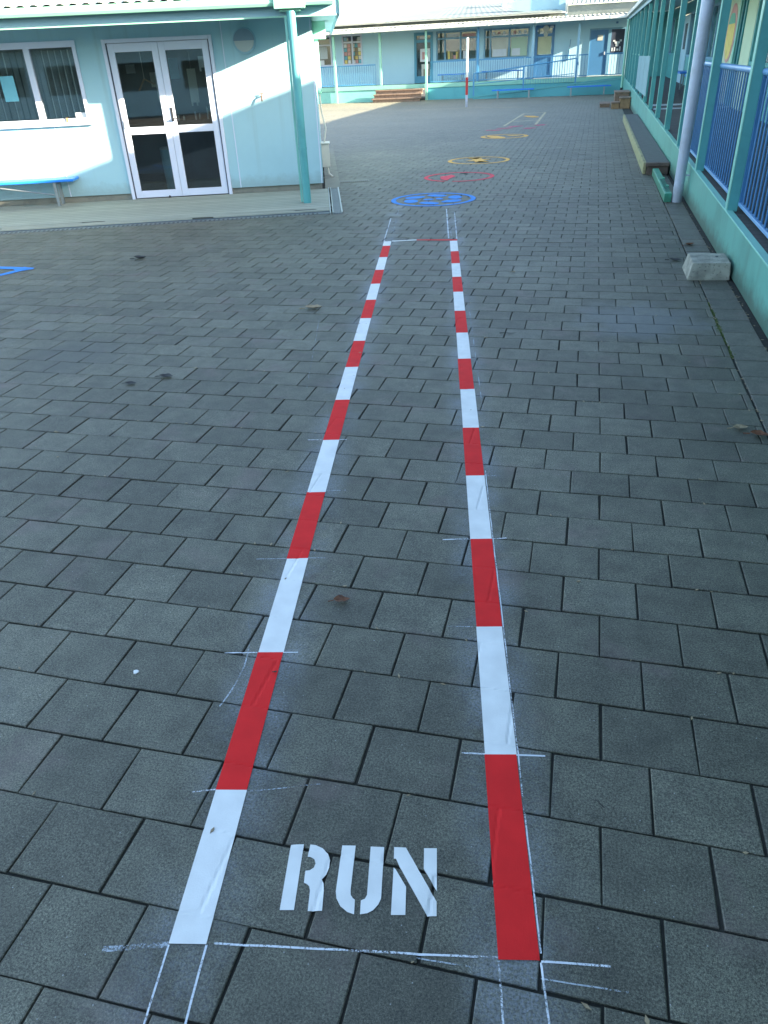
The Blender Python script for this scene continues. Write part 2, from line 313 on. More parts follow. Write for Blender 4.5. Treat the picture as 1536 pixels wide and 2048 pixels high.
# ------------------------------------------------------------------ mesh helpers
class MB:
    def __init__(s): s.v = []; s.f = []
    def quad(s, a, b, c, d): i = len(s.v); s.v += [a, b, c, d]; s.f.append((i, i+1, i+2, i+3)); return s
    def hexa(s, p):       # p: 4 bottom (ccw), 4 top
        i = len(s.v); s.v += [tuple(q) for q in p]
        s.f += [(i+3, i+2, i+1, i), (i+4, i+5, i+6, i+7), (i, i+1, i+5, i+4), (i+1, i+2, i+6, i+5), (i+2, i+3, i+7, i+6), (i+3, i, i+4, i+7)]; return s
    def box(s, x0, x1, y0, y1, z0, z1):
        return s.hexa([(x0, y0, z0), (x1, y0, z0), (x1, y1, z0), (x0, y1, z0), (x0, y0, z1), (x1, y0, z1), (x1, y1, z1), (x0, y1, z1)])
    def slope_box(s, x0, x1, y0, y1, zb, zt):   # zb, zt functions of y
        return s.hexa([(x0, y0, zb(y0)), (x1, y0, zb(y0)), (x1, y1, zb(y1)), (x0, y1, zb(y1)), (x0, y0, zt(y0)), (x1, y0, zt(y0)), (x1, y1, zt(y1)), (x0, y1, zt(y1))])
    def tube(s, a, b, r, n=10, r2=None, cap=True):
        a, b = Vector(a), Vector(b); d = (b - a).normalized(); r2 = r if r2 is None else r2
        u = d.orthogonal().normalized(); v = d.cross(u); i = len(s.v)
        for k in range(n):
            t = 2 * math.pi * k / n; o = u * math.cos(t) + v * math.sin(t)
            s.v.append(tuple(a + o * r)); s.v.append(tuple(b + o * r2))
        for k in range(n):
            j = (k + 1) % n; s.f.append((i + 2*k, i + 2*j, i + 2*j + 1, i + 2*k + 1))
        if cap: s.f.append(tuple(i + 2*k for k in range(n))[::-1]); s.f.append(tuple(i + 2*k + 1 for k in range(n)))
        return s
    def path(s, pts, r, n=8):
        for a, b in zip(pts, pts[1:]): s.tube(a, b, r, n)
        return s
    def prism(s, poly, y0, y1):   # poly in (x, z), extruded along y
        i = len(s.v); n = len(poly)
        s.v += [(x, y0, z) for x, z in poly] + [(x, y1, z) for x, z in poly]
        s.f.append(tuple(range(i, i+n))); s.f.append(tuple(range(i+2*n-1, i+n-1, -1)))
        for k in range(n): j = (k+1) % n; s.f.append((i+k, i+n+k, i+n+j, i+j))
        return s
    def extr(s, poly, z0, z1):    # poly in (x, y)
        i = len(s.v); n = len(poly)
        s.v += [(x, y, z0) for x, y in poly] + [(x, y, z1) for x, y in poly]
        s.f.append(tuple(range(i+n-1, i-1, -1))); s.f.append(tuple(range(i+n, i+2*n)))
        for k in range(n): j = (k+1) % n; s.f.append((i+k, i+j, i+n+j, i+n+k))
        return s
    def corr(s, p0, p1, q0, q1, period=.15, h=.018):
        """corrugated sheet between edges p0-p1 (low) and q0-q1 (high)"""
        p0, p1, q0, q1 = map(Vector, (p0, p1, q0, q1)); n = max(2, int((p1 - p0).length / (period / 4)))
        i = len(s.v)
        for k in range(n + 1):
            t = k / n; dz = h * (0, 1, 1, 0)[k % 4]
            a = p0.lerp(p1, t); b = q0.lerp(q1, t); s.v += [(a.x, a.y, a.z + dz), (b.x, b.y, b.z + dz)]
        for k in range(n): j = i + 2*k; s.f.append((j, j+2, j+3, j+1))
        return s

def link(o, parent=None):
    C.objects.link(o)
    if parent is not None: o.parent = parent
    return o
def tagged(o, label=None, cat=None, group=None, kind=None):
    if label: o['label'] = label
    if cat: o['category'] = cat
    if group: o['group'] = group
    if kind: o['kind'] = kind
    return o
ROOTM = {}
def thing(name, label, cat, loc=(0, 0, 0), rz=0, group=None):
    o = bpy.data.objects.new(name, None); o.location = loc; o.rotation_euler = (0, 0, rz); o.empty_display_size = .2
    C.objects.link(o); tagged(o, label, cat, group)
    ROOTM[o.name] = Matrix.Translation(loc) @ Matrix.Rotation(rz, 4, 'Z'); return o
def part(name, mb, mat, parent=None, local=False, bevel=0, smooth=False, label=None, mats=None):
    """mb in world coordinates (converted into the thing's frame) unless local"""
    me = bpy.data.meshes.new(name); vs = mb.v
    root = parent
    while root is not None and root.parent is not None: root = root.parent
    if root is not None and not local:
        inv = ROOTM[root.name].inverted(); vs = [tuple(inv @ Vector(v)) for v in vs]
    me.from_pydata([tuple(v) for v in vs], [], mb.f); me.validate(); me.update()
    bm = bmesh.new(); bm.from_mesh(me); bmesh.ops.recalc_face_normals(bm, faces=bm.faces); bm.to_mesh(me); bm.free()
    me.materials.append(mat)
    o = bpy.data.objects.new(name, me); link(o, parent)
    if bevel:
        md = o.modifiers.new('bevel', 'BEVEL'); md.width = bevel; md.segments = 2; md.limit_method = 'ANGLE'
    if smooth:
        for p in me.polygons: p.use_smooth = True
        es = o.modifiers.new('es', 'EDGE_SPLIT'); es.split_angle = R(40)
    if label: o['label'] = label
    return o

ca, sa = math.cos(AL), math.sin(AL)
def LB(x, y): return (x * ca - y * sa, x * sa + y * ca)        # lane frame -> world

# ------------------------------------------------------------------ ground and paving
g = MB(); g.quad((-400, -400, -.0075), (400, -400, -.0075), (400, 500, -.0075), (-400, 500, -.0075))
tagged(part('ground', g, M['joint']), kind='structure')

PU, PV, U0, V0, GAP, CH, TH = .239, .1975, .045, .775, .0062, .0026, .0068
def warp(x, y):
    return (.0035 * math.sin(.9 * x + .37 * y + 1) + .0025 * math.sin(2.3 * y + .5 * x),
            .0060 * math.sin(.75 * x + .21 * y) + .0035 * math.sin(1.9 * x - .8 * y + 2))
PRM = {}
def prm(k, j):
    q = PRM.get((k, j))
    if q is None:
        r = random.Random(k * 7919 + j * 104729)
        q = (r.uniform(-.0009, .0009), r.uniform(-.0028, .0028), r.uniform(-.0028, .0028), r.gauss(0, .0045), r.uniform(-.0014, .0014), r.uniform(-.0014, .0014), r.random())
        PRM[(k, j)] = q
    return q
def height(x, y):
    wx, wy = warp(x, y); xx, yy = x - wx, y - wy
    k = math.floor((yy - V0) / PV); off = U0 + (PU / 2 if k % 2 else 0)
    j = math.floor((xx - off) / PU)
    cx, cy = off + (j + .5) * PU, V0 + (k + .5) * PV
    dz, tx, ty, rz, dx, dy, t = prm(k, j)
    lx, ly = xx - cx - dx, yy - cy - dy
    c, s = math.cos(-rz), math.sin(-rz); lx, ly = lx * c - ly * s, lx * s + ly * c
    e = min(PU/2 - GAP/2 - abs(lx), PV/2 - GAP/2 - abs(ly))
    z = dz + tx * lx + ty * ly
    if e < CH: z -= .0013 * min(1, (CH - e) / CH * .8)
    return z
def paver_ok(cx, cy):
    if cx + PU/2 > .935: return False
    # area under the porch of the left building
    lx = (cx + 3.766) * .9497 + (cy - 11.255) * .3132; ly = -((cx + 3.766) * .3132 - (cy - 11.255) * .9497)
    if lx < .10 and ly > -1.9 and ly < 6.5 and lx > -7: return False
    return True
pv = MB(); tint = []; rj = random.Random(77); jr = [(0, 0)] * 4
k = math.floor((-.4 - V0) / PV)
while V0 + k * PV < 41.2:
    off = U0 + (PU / 2 if k % 2 else 0); yc = V0 + (k + .5) * PV
    xmin = -2.2 - max(0, yc) * .62 if yc < 12 else (-6.5 - (yc - 12) * .33)
    j = math.floor((xmin - off) / PU)
    while off + j * PU < .93:
        cx = off + (j + .5) * PU
        w2 = PU / 2
        if off + (j + 1) * PU > .925:       # cut pavers along the edge strip
            xr = .918; xl = off + j * PU
            if xr - xl < .03: j += 1; continue
            cx2, w2 = (xl + xr) / 2, (xr - xl) / 2
        else: cx2 = cx
        if paver_ok(cx2 - (PU/2 if w2 < PU/2 else 0), yc):
            dz, tx, ty, rz, dx, dy, t = prm(k, j); c, s = math.cos(rz), math.sin(rz)
            i = len(pv.v)
            for ins, zz in ((0, -TH), (0, -CH * .7), (CH, 0)):
                for sx, sy in ((-1, -1), (1, -1), (1, 1), (-1, 1)):
                    lx, ly = sx * (w2 - GAP/2 - ins), sy * (PV/2 - GAP/2 - ins)
                    if ins == 0 and zz < -TH * .5: jr = [(rj.gauss(0, .0011), rj.gauss(0, .0011)) for _ in range(4)] if (sx, sy) == (-1, -1) else jr
                    ji = jr[{(-1, -1): 0, (1, -1): 1, (1, 1): 2, (-1, 1): 3}[(sx, sy)]]; lx += ji[0]; ly += ji[1]
                    px, py = cx2 + dx + lx * c - ly * s, yc + dy + lx * s + ly * c
                    wx, wy = warp(px, py)
                    pv.v.append((px + wx, py + wy, (dz + tx * lx + ty * ly + zz) if zz > -TH else -TH))
            for a in (0, 4):
                for q in range(4):
                    r2 = (q + 1) % 4; pv.f.append((i+a+q, i+a+r2, i+a+4+r2, i+a+4+q)); tint.append(t)
            pv.f.append((i+8, i+9, i+10, i+11)); tint.append(t)
        j += 1
    k += 1
def mesh_struct(name, mb, mat, tints):
    me = bpy.data.meshes.new(name); me.from_pydata(mb.v, [], mb.f); me.update(); me.materials.append(mat)
    a = me.attributes.new('tint', 'FLOAT', 'FACE'); a.data.foreach_set('value', tints)
    o = bpy.data.objects.new(name, me); link(o); return o
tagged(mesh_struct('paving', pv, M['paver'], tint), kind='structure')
# edge strip along the veranda
es = MB(); et = []; y = -.5; rnd = random.Random(3)
while y < 12.4:
    h = .262; i = len(es.v); dz = rnd.uniform(-.0015, .0015); wob = rnd.uniform(-.002, .002)
    for ins, zz in ((0, -TH), (0, -.0022), (CH, 0)):
        for sx, sy in ((0, 0), (1, 0), (1, 1), (0, 1)):
            X = (.927 + ins + wob, 1.128 - ins + wob)[sx]; Y = (y + .003 + ins, y + h - .003 - ins)[sy]; es.v.append((X, Y, dz + zz if zz > -TH else -TH))
    for a in (0, 4):
        for q in range(4):
            r2 = (q + 1) % 4; es.f.append((i+a+q, i+a+r2, i+a+4+r2, i+a+4+q)); et.append(.5)
    t = rnd.random(); es.f.append((i+8, i+9, i+10, i+11)); et.append(t); y += h
tagged(mesh_struct('paving_edge', es, M['edge_paver'], et), kind='structure')

# ------------------------------------------------------------------ ground markings (sheets following the pavers)
LIFT = .0015
def grid_sheet(mb, corners, nu, nv, lift=LIFT, flat=False):
    """corners in lane frame: a,b along bottom, c,d along top (a->b, d->c)"""
    (ax, ay), (bx, by), (cx, cy), (dx, dy) = corners; i = len(mb.v)
    for q in range(nv + 1):
        t = q / nv
        for p in range(nu + 1):
            s = p / nu
            x = (ax*(1-s) + bx*s)*(1-t) + (dx*(1-s) + cx*s)*t; y = (ay*(1-s) + by*s)*(1-t) + (dy*(1-s) + cy*s)*t
            X, Y = LB(x, y); mb.v.append((X, Y, lift + (0 if flat else height(X, Y))))
    for q in range(nv):
        for p in range(nu):
            a = i + q*(nu+1) + p; mb.f.append((a, a+1, a+nu+2, a+nu+1))
    return mb
def poly_sheet(poly, step=.006, lift=LIFT, flat=False):
    bm = bmesh.new(); vs = [bm.verts.new((x, y, 0)) for x, y in poly]; bm.faces.new(vs)
    xs = [p[0] for p in poly]; ys = [p[1] for p in poly]
    if not flat:
        for ax, lo, hi in ((0, min(xs), max(xs)), (1, min(ys), max(ys))):
            v = lo + step
            while v < hi:
                co = (v, 0, 0) if ax == 0 else (0, v, 0); no = (1, 0, 0) if ax == 0 else (0, 1, 0)
                bmesh.ops.bisect_plane(bm, geom=bm.verts[:] + bm.edges[:] + bm.faces[:], plane_co=co, plane_no=no); v += step
    bmesh.ops.triangulate(bm, faces=[f for f in bm.faces if len(f.verts) > 4]); bm.verts.index_update()
    m = MB()
    for v in bm.verts:
        X, Y = LB(v.co.x, v.co.y); m.v.append((X, Y, lift + (0 if flat else height(X, Y))))
    m.f = [tuple(v.index for v in f.verts) for f in bm.faces]; bm.free(); return m
def mark_part(name, mb, mat, parent): 
    me_o = part(name, mb, mat, parent); return me_o

lb_left = [.817, 1.199, 1.709, 2.217, 2.712, 3.221, 3.727, 4.229, 4.726, 5.229, 5.714, 6.198, 6.684, 7.177, 7.69, 7.907]
lb_right = [.814, 1.329, 1.841, 2.351, 2.851, 3.348, 3.851, 4.344, 4.850, 5.362, 5.883, 6.360, 6.851, 7.345, 7.833]
def lane_line(x0f, x1f, bounds, first_white, label):
    X, Y = LB(x0f(.8), .8); root = thing('painted_line', label, 'painted line', (X, Y, 0), 0, 'red and white banded lane lines')
    white = first_white
    for i, (y0, y1) in enumerate(zip(bounds, bounds[1:])):
        j = random.uniform(-.0015, .0015)
        st = .006 if y0 < 3.3 else .02
        mb = grid_sheet(MB(), [(x0f(y0)+j, y0), (x1f(y0)+j, y0 + .002), (x1f(y1)+j, y1 + .002), (x0f(y1)+j, y1)], 13 if y0 < 3.3 else 5, max(4, int((y1 - y0) / st)))
        part('white_band' if white else 'red_band', mb, M['white_mark' if white else 'red_mark'], root); white = not white
    return root
lane_line(lambda y: -.5640 - .0002 * y, lambda y: -.4840 - .0006 * y, lb_left, True, 'left one of the two long banded lines on the paving, its near end white')
lane_line(lambda y: .1168 - .0013 * y, lambda y: .2005 - .0026 * y, lb_right, False, 'right one of the two long banded lines on the paving, its near end red')
rt = thing('painted_line', 'thin half white half red cross line closing the far end of the lane', 'painted line', (*LB(-.2, 7.9), 0))
part('white_band', grid_sheet(MB(), [(-.485, 7.893), (-.234, 7.915), (-.234, 7.953), (-.485, 7.931)], 12, 3), M['white_mark'], rt)
part('red_band', grid_sheet(MB(), [(-.232, 7.915), (.180, 7.838), (.180, 7.905), (-.232, 7.953)], 16, 4), M['red_mark'], rt)

LET = {
 'letter_r': [[(-.3476, 1.0529), (-.3175, 1.0549), (-.3144, .8979), (-.3453, .8967)],
   [(-.3023, 1.0548), (-.2898, 1.0537), (-.2722, 1.046), (-.2582, 1.0331), (-.2513, 1.0172), (-.2511, .9986), (-.2555, .9815), (-.264, .97), (-.2586, .9606), (-.2559, .9444), (-.2535, .8985), (-.2845, .8968), (-.2864, .9432), (-.2896, .9526), (-.2957, .9578), (-.3026, .9603), (-.3037, .989), (-.294, .9905), (-.2857, .9973), (-.2831, 1.0074), (-.2873, 1.0174), (-.2961, 1.0226), (-.3038, 1.0232)]],
 'letter_u': [[(-.2276, 1.055), (-.1962, 1.0556), (-.197, .9466), (-.1954, .936), (-.1909, .9296), (-.1855, .9258), (-.1841, .8936), (-.1991, .8981), (-.2157, .9103), (-.2258, .9269), (-.2292, .9427)],
   [(-.1612, 1.0544), (-.1299, 1.054), (-.129, .9306), (-.1339, .9174), (-.1443, .9041), (-.1563, .8972), (-.1716, .8941), (-.1724, .925), (-.164, .9288), (-.1601, .9374)]],
 'letter_n': [[(-.1056, 1.0039), (-.1009, .9999), (-.0757, .9594), (-.075, .8967), (-.1056, .8954)],
   [(-.1069, 1.0548), (-.0798, 1.0543), (-.0089, .9288), (-.0088, .8973), (-.0286, .8965), (-.0911, 1.0045), (-.1014, 1.0256), (-.1062, 1.0254)],
   [(-.038, 1.0543), (-.0087, 1.0553), (-.0084, .9525), (-.0379, 1.0036)]]}
rt = thing('painted_word', 'white stencilled word RUN between the two banded lines', 'painted word', (*LB(-.18, .97), 0))
for nm, polys in LET.items():
    mb = MB()
    for p in polys:
        s = poly_sheet(p); o = len(mb.v); mb.v += s.v; mb.f += [tuple(i + o for i in f) for f in s.f]
    part(nm, mb, M['white_mark'], rt)

def blob(mb, cx, cy, rx, ry, rot=0, n=18, wob=0.0, seed=1):
    r = random.Random(seed); pts = []
    for k in range(n):
        t = 2*math.pi*k/n; q = 1 + r.uniform(-wob, wob); x, y = rx*q*math.cos(t), ry*q*math.sin(t)
        pts.append((cx + x*math.cos(rot) - y*math.sin(rot), cy + x*math.sin(rot) + y*math.cos(rot)))
    s = poly_sheet(pts, flat=True, lift=LIFT + .0022); o = len(mb.v); mb.v += s.v; mb.f += [tuple(i + o for i in f) for f in s.f]
def polyadd(mb, pts):
    s = poly_sheet(pts, flat=True, lift=LIFT + .0022); o = len(mb.v); mb.v += s.v; mb.f += [tuple(i + o for i in f) for f in s.f]
def ring(mb, cx, cy, ro, ri, n=56, gaps=()):
    for k in range(n):
        if k in gaps: continue
        t0, t1 = 2*math.pi*k/n, 2*math.pi*(k+1)/n
        grid_sheet(mb, [(cx+ro*math.cos(t0), cy+ro*math.sin(t0)), (cx+ro*math.cos(t1), cy+ro*math.sin(t1)), (cx+ri*math.cos(t1), cy+ri*math.sin(t1)), (cx+ri*math.cos(t0), cy+ri*math.sin(t0))], 1, 1, LIFT + .0022, True)
rt = thing('painted_circle', 'bright blue painted circle with petal shapes inside, nearest of the circles, just past the lane', 'painted circle', (*LB(-.08, 10.54), 0), 0, 'painted play circles on the paving')
mb = MB(); ring(mb, -.08, 10.54, .56, .495); part('ring', mb, M['blue_mark'], rt)
for k in range(6):
    t = 2*math.pi*(k + .35)/6; mb = MB(); blob(mb, -.08 + .31*math.cos(t), 10.54 + .31*math.sin(t), .145, .095, t + 1.2, wob=.06, seed=k); part('petal', mb, M['blue_mark'], rt)
mb = MB(); blob(mb, -.14, 10.53, .075, .06, .4); blob(mb, .0, 10.56, .05, .07, .2); part('centre_mark', mb, M['blue_mark'], rt)
rt = thing('painted_circle', 'worn coral red painted circle with a small solid shape left of its middle', 'painted circle', (*LB(.31, 12.7), 0), 0, 'painted play circles on the paving')
mb = MB(); ring(mb, .31, 12.7, .55, .485, gaps=(38, 39)); part('ring', mb, M['coral_mark'], rt)
mb = MB(); polyadd(mb, [(.02, 12.48), (.12, 12.30), (.17, 12.55), (.26, 12.75), (.20, 12.98), (.12, 12.86), (.02, 12.80)]); part('solid_shape', mb, M['coral_mark'], rt)
rt = thing('painted_circle', 'yellow orange painted circle with a star like figure in its middle, beyond the coral one', 'painted circle', (*LB(.715, 14.86), 0), 0, 'painted play circles on the paving')
mb = MB(); ring(mb, .715, 14.86, .56, .49); part('ring', mb, M['orange_mark'], rt)
mb = MB(); pts = []
for k in range(12):
    t = 2*math.pi*k/12 + .2; q = (.33, .13)[k % 2] * (1 + .15*math.sin(k*2.1)); pts.append((.71 + q*math.cos(t)*.75, 14.9 + q*1.3*math.sin(t)))
polyadd(mb, pts); part('star_figure', mb, M['orange_mark'], rt)
rt = thing('painted_circle', 'pale orange painted circle farthest along the row, filled on its left side', 'painted circle', (*LB(1.53, 19.6), 0), 0, 'painted play circles on the paving')
mb = MB(); ring(mb, 1.53, 19.6, .56, .46); part('ring', mb, M['orange_mark'], rt)
mb = MB(); blob(mb, 1.33, 19.5, .17, .42, .2, wob=.15, seed=4); blob(mb, 1.75, 19.7, .08, .2, .9, wob=.2, seed=5); part('solid_shape', mb, M['orange_mark'], rt)
rt = thing('painted_marks', 'faded pink paint marks between the farthest circle and the ladder grid', 'painted marks', (*LB(2.05, 22.2), 0))
for x, y in ((1.72, 22.0), (2.05, 22.5), (2.35, 21.7), (2.7, 22.6), (1.4, 21.5)):
    mb = MB(); blob(mb, x, y, .14, .22, x, wob=.25, seed=int(x*10)); part('mark', mb, M['faded_pink'], rt)
rt = thing('painted_grid', 'faint white ladder shaped grid painted on the far paving', 'painted grid', (*LB(2.5, 25.3), 0))
def bar(mb, p, q, wd, flat=True, n=1, lift=LIFT + .0022):
    d = Vector((q[0]-p[0], q[1]-p[1])).normalized(); nx, ny = -d.y*wd/2, d.x*wd/2
    grid_sheet(mb, [(p[0]+nx, p[1]+ny), (p[0]-nx, p[1]-ny), (q[0]-nx, q[1]-ny), (q[0]+nx, q[1]+ny)], 2 if not flat else 1, n, lift, flat)
mb = MB(); bar(mb, (1.76, 22.8), (2.8, 27.9), .07); bar(mb, (2.62, 22.9), (3.5, 28.0), .07); part('side_line', mb, M['faded_white'], rt)
mb = MB(); bar(mb, (2.12, 24.4), (2.9, 24.5), .12); part('rung_line', mb, M['faded_white'], rt)
mb = MB(); bar(mb, (2.8, 27.9), (3.5, 28.0), .14); part('rung_line', mb, M['faded_white'], rt)
mb = MB(); blob(mb, 2.85, 26.2, .18, .5, .2, wob=.2); part('yellow_patch', mb, M['orange_mark'], rt)
mb = MB(); pts = [(-1.2 + i*.45, 33.4 - .018*(i-4)**2 - .12*i) for i in range(11)]
for a, b in zip(pts, pts[1:]): bar(mb, a, b, .07)
tagged(part('court_line', mb, M['faded_white']), 'faint curved white court line on the paving by the banded pole', 'painted line')
mb = MB(); bar(mb, (-3.93, 7.10), (-4.9, 7.33), .08, False, 30); bar(mb, (-3.97, 7.12), (-4.42, 6.45), .075, False, 24)
polyadd(mb, [(-3.9, 7.09), (-4.02, 7.0), (-4.12, 7.1), (-4.05, 7.19)])
tagged(part('painted_arrow', mb, M['blue_mark']), 'bright blue painted arrow tip at the left edge of the picture', 'painted arrow')

# chalk guide lines
def chalk(p, q, wd, label, mat='chalk', sag=0.0, grp='chalk guide lines drawn around the lane'):
    mb = MB(); L_ = math.hypot(q[0]-p[0], q[1]-p[1]); n = max(3, int(L_ / .05)); rr_ = random.Random(int(p[0]*1000) + int(p[1]*77))
    d = Vector((q[0]-p[0], q[1]-p[1])).normalized(); nx, ny = -d.y, d.x; pts = []
    for i in range(n + 1):
        t = i / n; o = sag * 4 * t * (1-t) + rr_.uniform(-.0009, .0009); pts.append((p[0] + (q[0]-p[0])*t + nx*o, p[1] + (q[1]-p[1])*t + ny*o))
    for a, b in zip(pts, pts[1:]): bar(mb, a, b, wd, False, max(1, int(.05/.012)), LIFT - .0003)
    tagged(part('chalk_line', mb, M[mat]), label, 'chalk line', grp)
chalk((-.5645, .60), (-.5640, .815), .0042, 'chalk line running off the bottom edge from the outer corner of the left banded line')
chalk((-.4845, .60), (-.4845, .818), .0048, 'chalk line running off the bottom edge from the inner corner of the left banded line')
chalk((.1180, .60), (.1155, .812), .0042, 'chalk line running off the bottom edge from the inner corner of the right banded line')
chalk((.2030, .60), (.1995, .812), .0042, 'chalk line running off the bottom edge from the outer corner of the right banded line')
chalk((-.47, .8215), (.116, .817), .0045, 'bold chalk line across the lane just below the word')
chalk((.2, .814), (.335, .810), .0045, 'short bold chalk stub right of the red lower end of the right line')
chalk((-.05, .81), (.36, .762), .003, 'faint slanting chalk line below the red lower end of the right line', 'chalk_faint')
chalk((-.70, .80), (-.565, .815), .012, 'smudged chalk left of the white lower end of the left line', 'chalk_faint')
chalk((-.622, 1.190), (-.566, 1.200), .004, 'short chalk tick left of the first band joint of the left line')
chalk((-.486, 1.196), (-.30, 1.225), .003, 'thin chalk tick right of the first band joint of the left line', 'chalk_faint')
chalk((-.67, 1.705), (-.44, 1.711), .004, 'chalk tick across the second band joint of the left line')
chalk((-.63, 1.86), (-.628, 1.48), .0045, 'curved chalk stroke left of the second band joint of the left line', 'chalk_faint', .035)
chalk((-.68, 2.215), (-.42, 2.222), .004, 'faint chalk tick across the third band joint of the left line', 'chalk_faint')
chalk((-.64, 2.71), (-.40, 2.73), .004, 'faint chalk tick across the fourth band joint of the left line', 'chalk_faint')
chalk((-.64, 3.226), (-.45, 3.226), .005, 'chalk tick across the fifth band joint of the left line')
chalk((-.50, 4.23), (-.33, 4.25), .006, 'chalk tick right of the seventh band joint of the left line', 'chalk_faint')
chalk((.055, 1.332), (.27, 1.329), .005, 'chalk tick across the first band joint of the right line')
chalk((-.01, 1.842), (.12, 1.842), .004, 'faint chalk tick left of the second band joint of the right line', 'chalk_faint')
chalk((.01, 2.345), (.25, 2.357), .006, 'chalk tick across the third band joint of the right line')
chalk((.04, 2.85), (.26, 2.85), .005, 'chalk tick across the fourth band joint of the right line', 'chalk_faint')
chalk((.222, 3.6), (.215, 5.6), .005, 'long thin chalk line just right of the right banded line', 'chalk_faint')
chalk((.2015, .83), (.199, 2.9), .0035, 'white chalk edge along the outer side of the right banded line')
chalk((-.568, 7.92), (-.569, 9.25), .010, 'chalk line continuing the left banded line beyond the cross line')
chalk((-.49, 7.95), (-.506, 9.8), .007, 'faint chalk line left inside beyond the cross line', 'chalk_faint')
chalk((.095, 7.95), (.088, 9.75), .013, 'bright chalk line reaching the blue circle')
chalk((.128, 7.95), (.098, 9.4), .007, 'faint chalk line beside the bright one reaching the blue circle', 'chalk_faint')
chalk((.178, 7.92), (.182, 9.5), .010, 'chalk line continuing the outer edge of the right banded line')
chalk((.2, 7.95), (.85, 8.05), .008, 'faint chalk line running right from the far end of the lane', 'chalk_faint')
chalk((-.75, 3.9), (-.87, 5.3), .004, 'faint chalk line left of the lane', 'chalk_faint')

# ------------------------------------------------------------------ leaves and specks
def leaf(x, y, size, mat, rot, label, name='fallen_leaf', cat='leaf', curl=.35, kind='leaf', seed=0):
    rn = random.Random(seed + int(x*100)); mb = MB(); n = 7; rows = []
    for i in range(n):
        t = i/(n-1); wd = (math.sin(math.pi*min(1, t*.95 + .04)) ** .8) * size * (.30 if kind == 'leaf' else .07) * rn.uniform(.75, 1.25)
        px = (t - .5) * size; z = .003 + curl * size * .16 * (2*t-1)**2 + rn.uniform(0, .003)
        rows.append([(px, -wd, z + curl*wd*.6), (px, 0, z), (px, wd, z + curl*wd*.6)])
    c, s = math.cos(rot), math.sin(rot)
    for r_ in rows:
        for p in r_: mb.v.append((p[0]*c - p[1]*s + x, p[0]*s + p[1]*c + y, p[2]))
    for i in range(n-1):
        for j in range(2): a = i*3 + j; mb.f.append((a, a+1, a+4, a+3))
    mb.tube((x - size*.5*c, y - size*.5*s, .008), (x - size*.85*c, y - size*.85*s, .005), size*.02 + .0008, 5)
    o = part(name, mb, mat); md = o.modifiers.new('thick', 'SOLIDIFY'); md.thickness = .001
    tagged(o, label, cat)
leaf(-.676, 1.876, .055, M['leaf_brown'], .3, 'small curled brown leaf between the two banded lines', curl=.8)
leaf(-1.905, 5.243, .13, M['leaf_pale'], .15, 'pale dry leaf on the paving left of the lane', curl=.7)
leaf(-4.232, 6.764, .13, M['leaf_dark'], .1, 'dark leaf on the paving in front of the glass doors', curl=.8)
leaf(-2.337, 3.754, .085, M['leaf_dark'], .05, 'dark leaf left of the lane, right one of a pair', curl=.6)
leaf(-2.495, 3.618, .07, M['leaf_dark'], 0, 'dark leaf left of the lane, left one of a pair', curl=.6)
leaf(.169, 1.231, .022, M['leaf_dark'], -.7, 'short dark twig at lower right on the paving', 'fallen_twig', 'twig', kind='twig')
leaf(.811, 3.504, .07, M['leaf_pale'], .2, 'small tan leaf near the right edge beside a redder leaf', curl=.7)
leaf(.885, 3.434, .085, M['leaf_brown'], -.2, 'reddish brown leaf at the right edge of the picture', curl=.8)
leaf(-.401, 4.812, .08, M['leaf_dark'], 0, 'dark twig right of the far part of the lane', 'fallen_twig', 'twig', kind='twig')
leaf(-.534, 6.469, .04, M['leaf_pale'], .4, 'tiny tan leaf right of the far end of the lane', curl=.6)
leaf(.98, 7.62, .1, M['leaf_brown'], .6, 'reddish leaf on the edge strip just behind the concrete block', curl=.7)
leaf(.80, 6.98, .1, M['leaf_dark'], -.2, 'dark leaf left of the concrete block', curl=.5)
leaf(-.773, 1.506, .012, M['leaf_dark'], .4, 'tiny dark seed on the red band of the left line', 'fallen_seed', 'seed')
leaf(-1.9, 12.9, .10, M['leaf_dark'], .4, 'dark leaf on the paving beyond the corner of the porch', curl=.5)
mb = MB(); rn = random.Random(5)
for _ in range(260):
    y = rn.uniform(4.5, 5.7); x = .923 + rn.gauss(0, .006); 
    if rn.random() < .45: y = rn.gauss(5.08, .05); x -= abs(rn.gauss(0, .012))
    s = rn.uniform(.002, .006); mb.box(x-s, x+s, y-s, y+s, -.012, rn.uniform(-.004, .003))
tagged(part('moss', mb, M['moss']), 'green moss growing in the joint beside the edge strip', 'moss', kind='stuff')
mb = MB(); rn = random.Random(21)
for i in range(520):
    q = rn.random()
    if q < .45: x, y = rn.choice((1.135 + rn.gauss(0, .008), .922 + rn.gauss(0, .004))), rn.uniform(3.5, 12.4)
    elif q < .85:      # caught in the joints
        k = rn.randint(0, 60); y = V0 + k * PV + rn.gauss(0, .003); x = rn.uniform(-1.2 - .5*y, .9)
    else: x, y = rn.uniform(-5, .9), rn.uniform(1, 12)
    l_ = rn.uniform(.003, .011); w_ = l_ * rn.uniform(.2, .6); a = rn.uniform(0, 3.14); c_, s_ = math.cos(a), math.sin(a); z = .0012 if q < .85 else .002
    P_ = [(x - l_*c_, y - l_*s_), (x + w_*s_, y - w_*c_), (x + l_*c_, y + l_*s_), (x - w_*s_, y + w_*c_)]
    mb.hexa([(p[0], p[1], z) for p in P_] + [(p[0], p[1], z + .0015) for p in P_])
tagged(part('leaf_litter', mb, M['leaf_pale']), 'fine dry leaf crumbs scattered in the joints of the paving', 'leaf litter', kind='stuff')
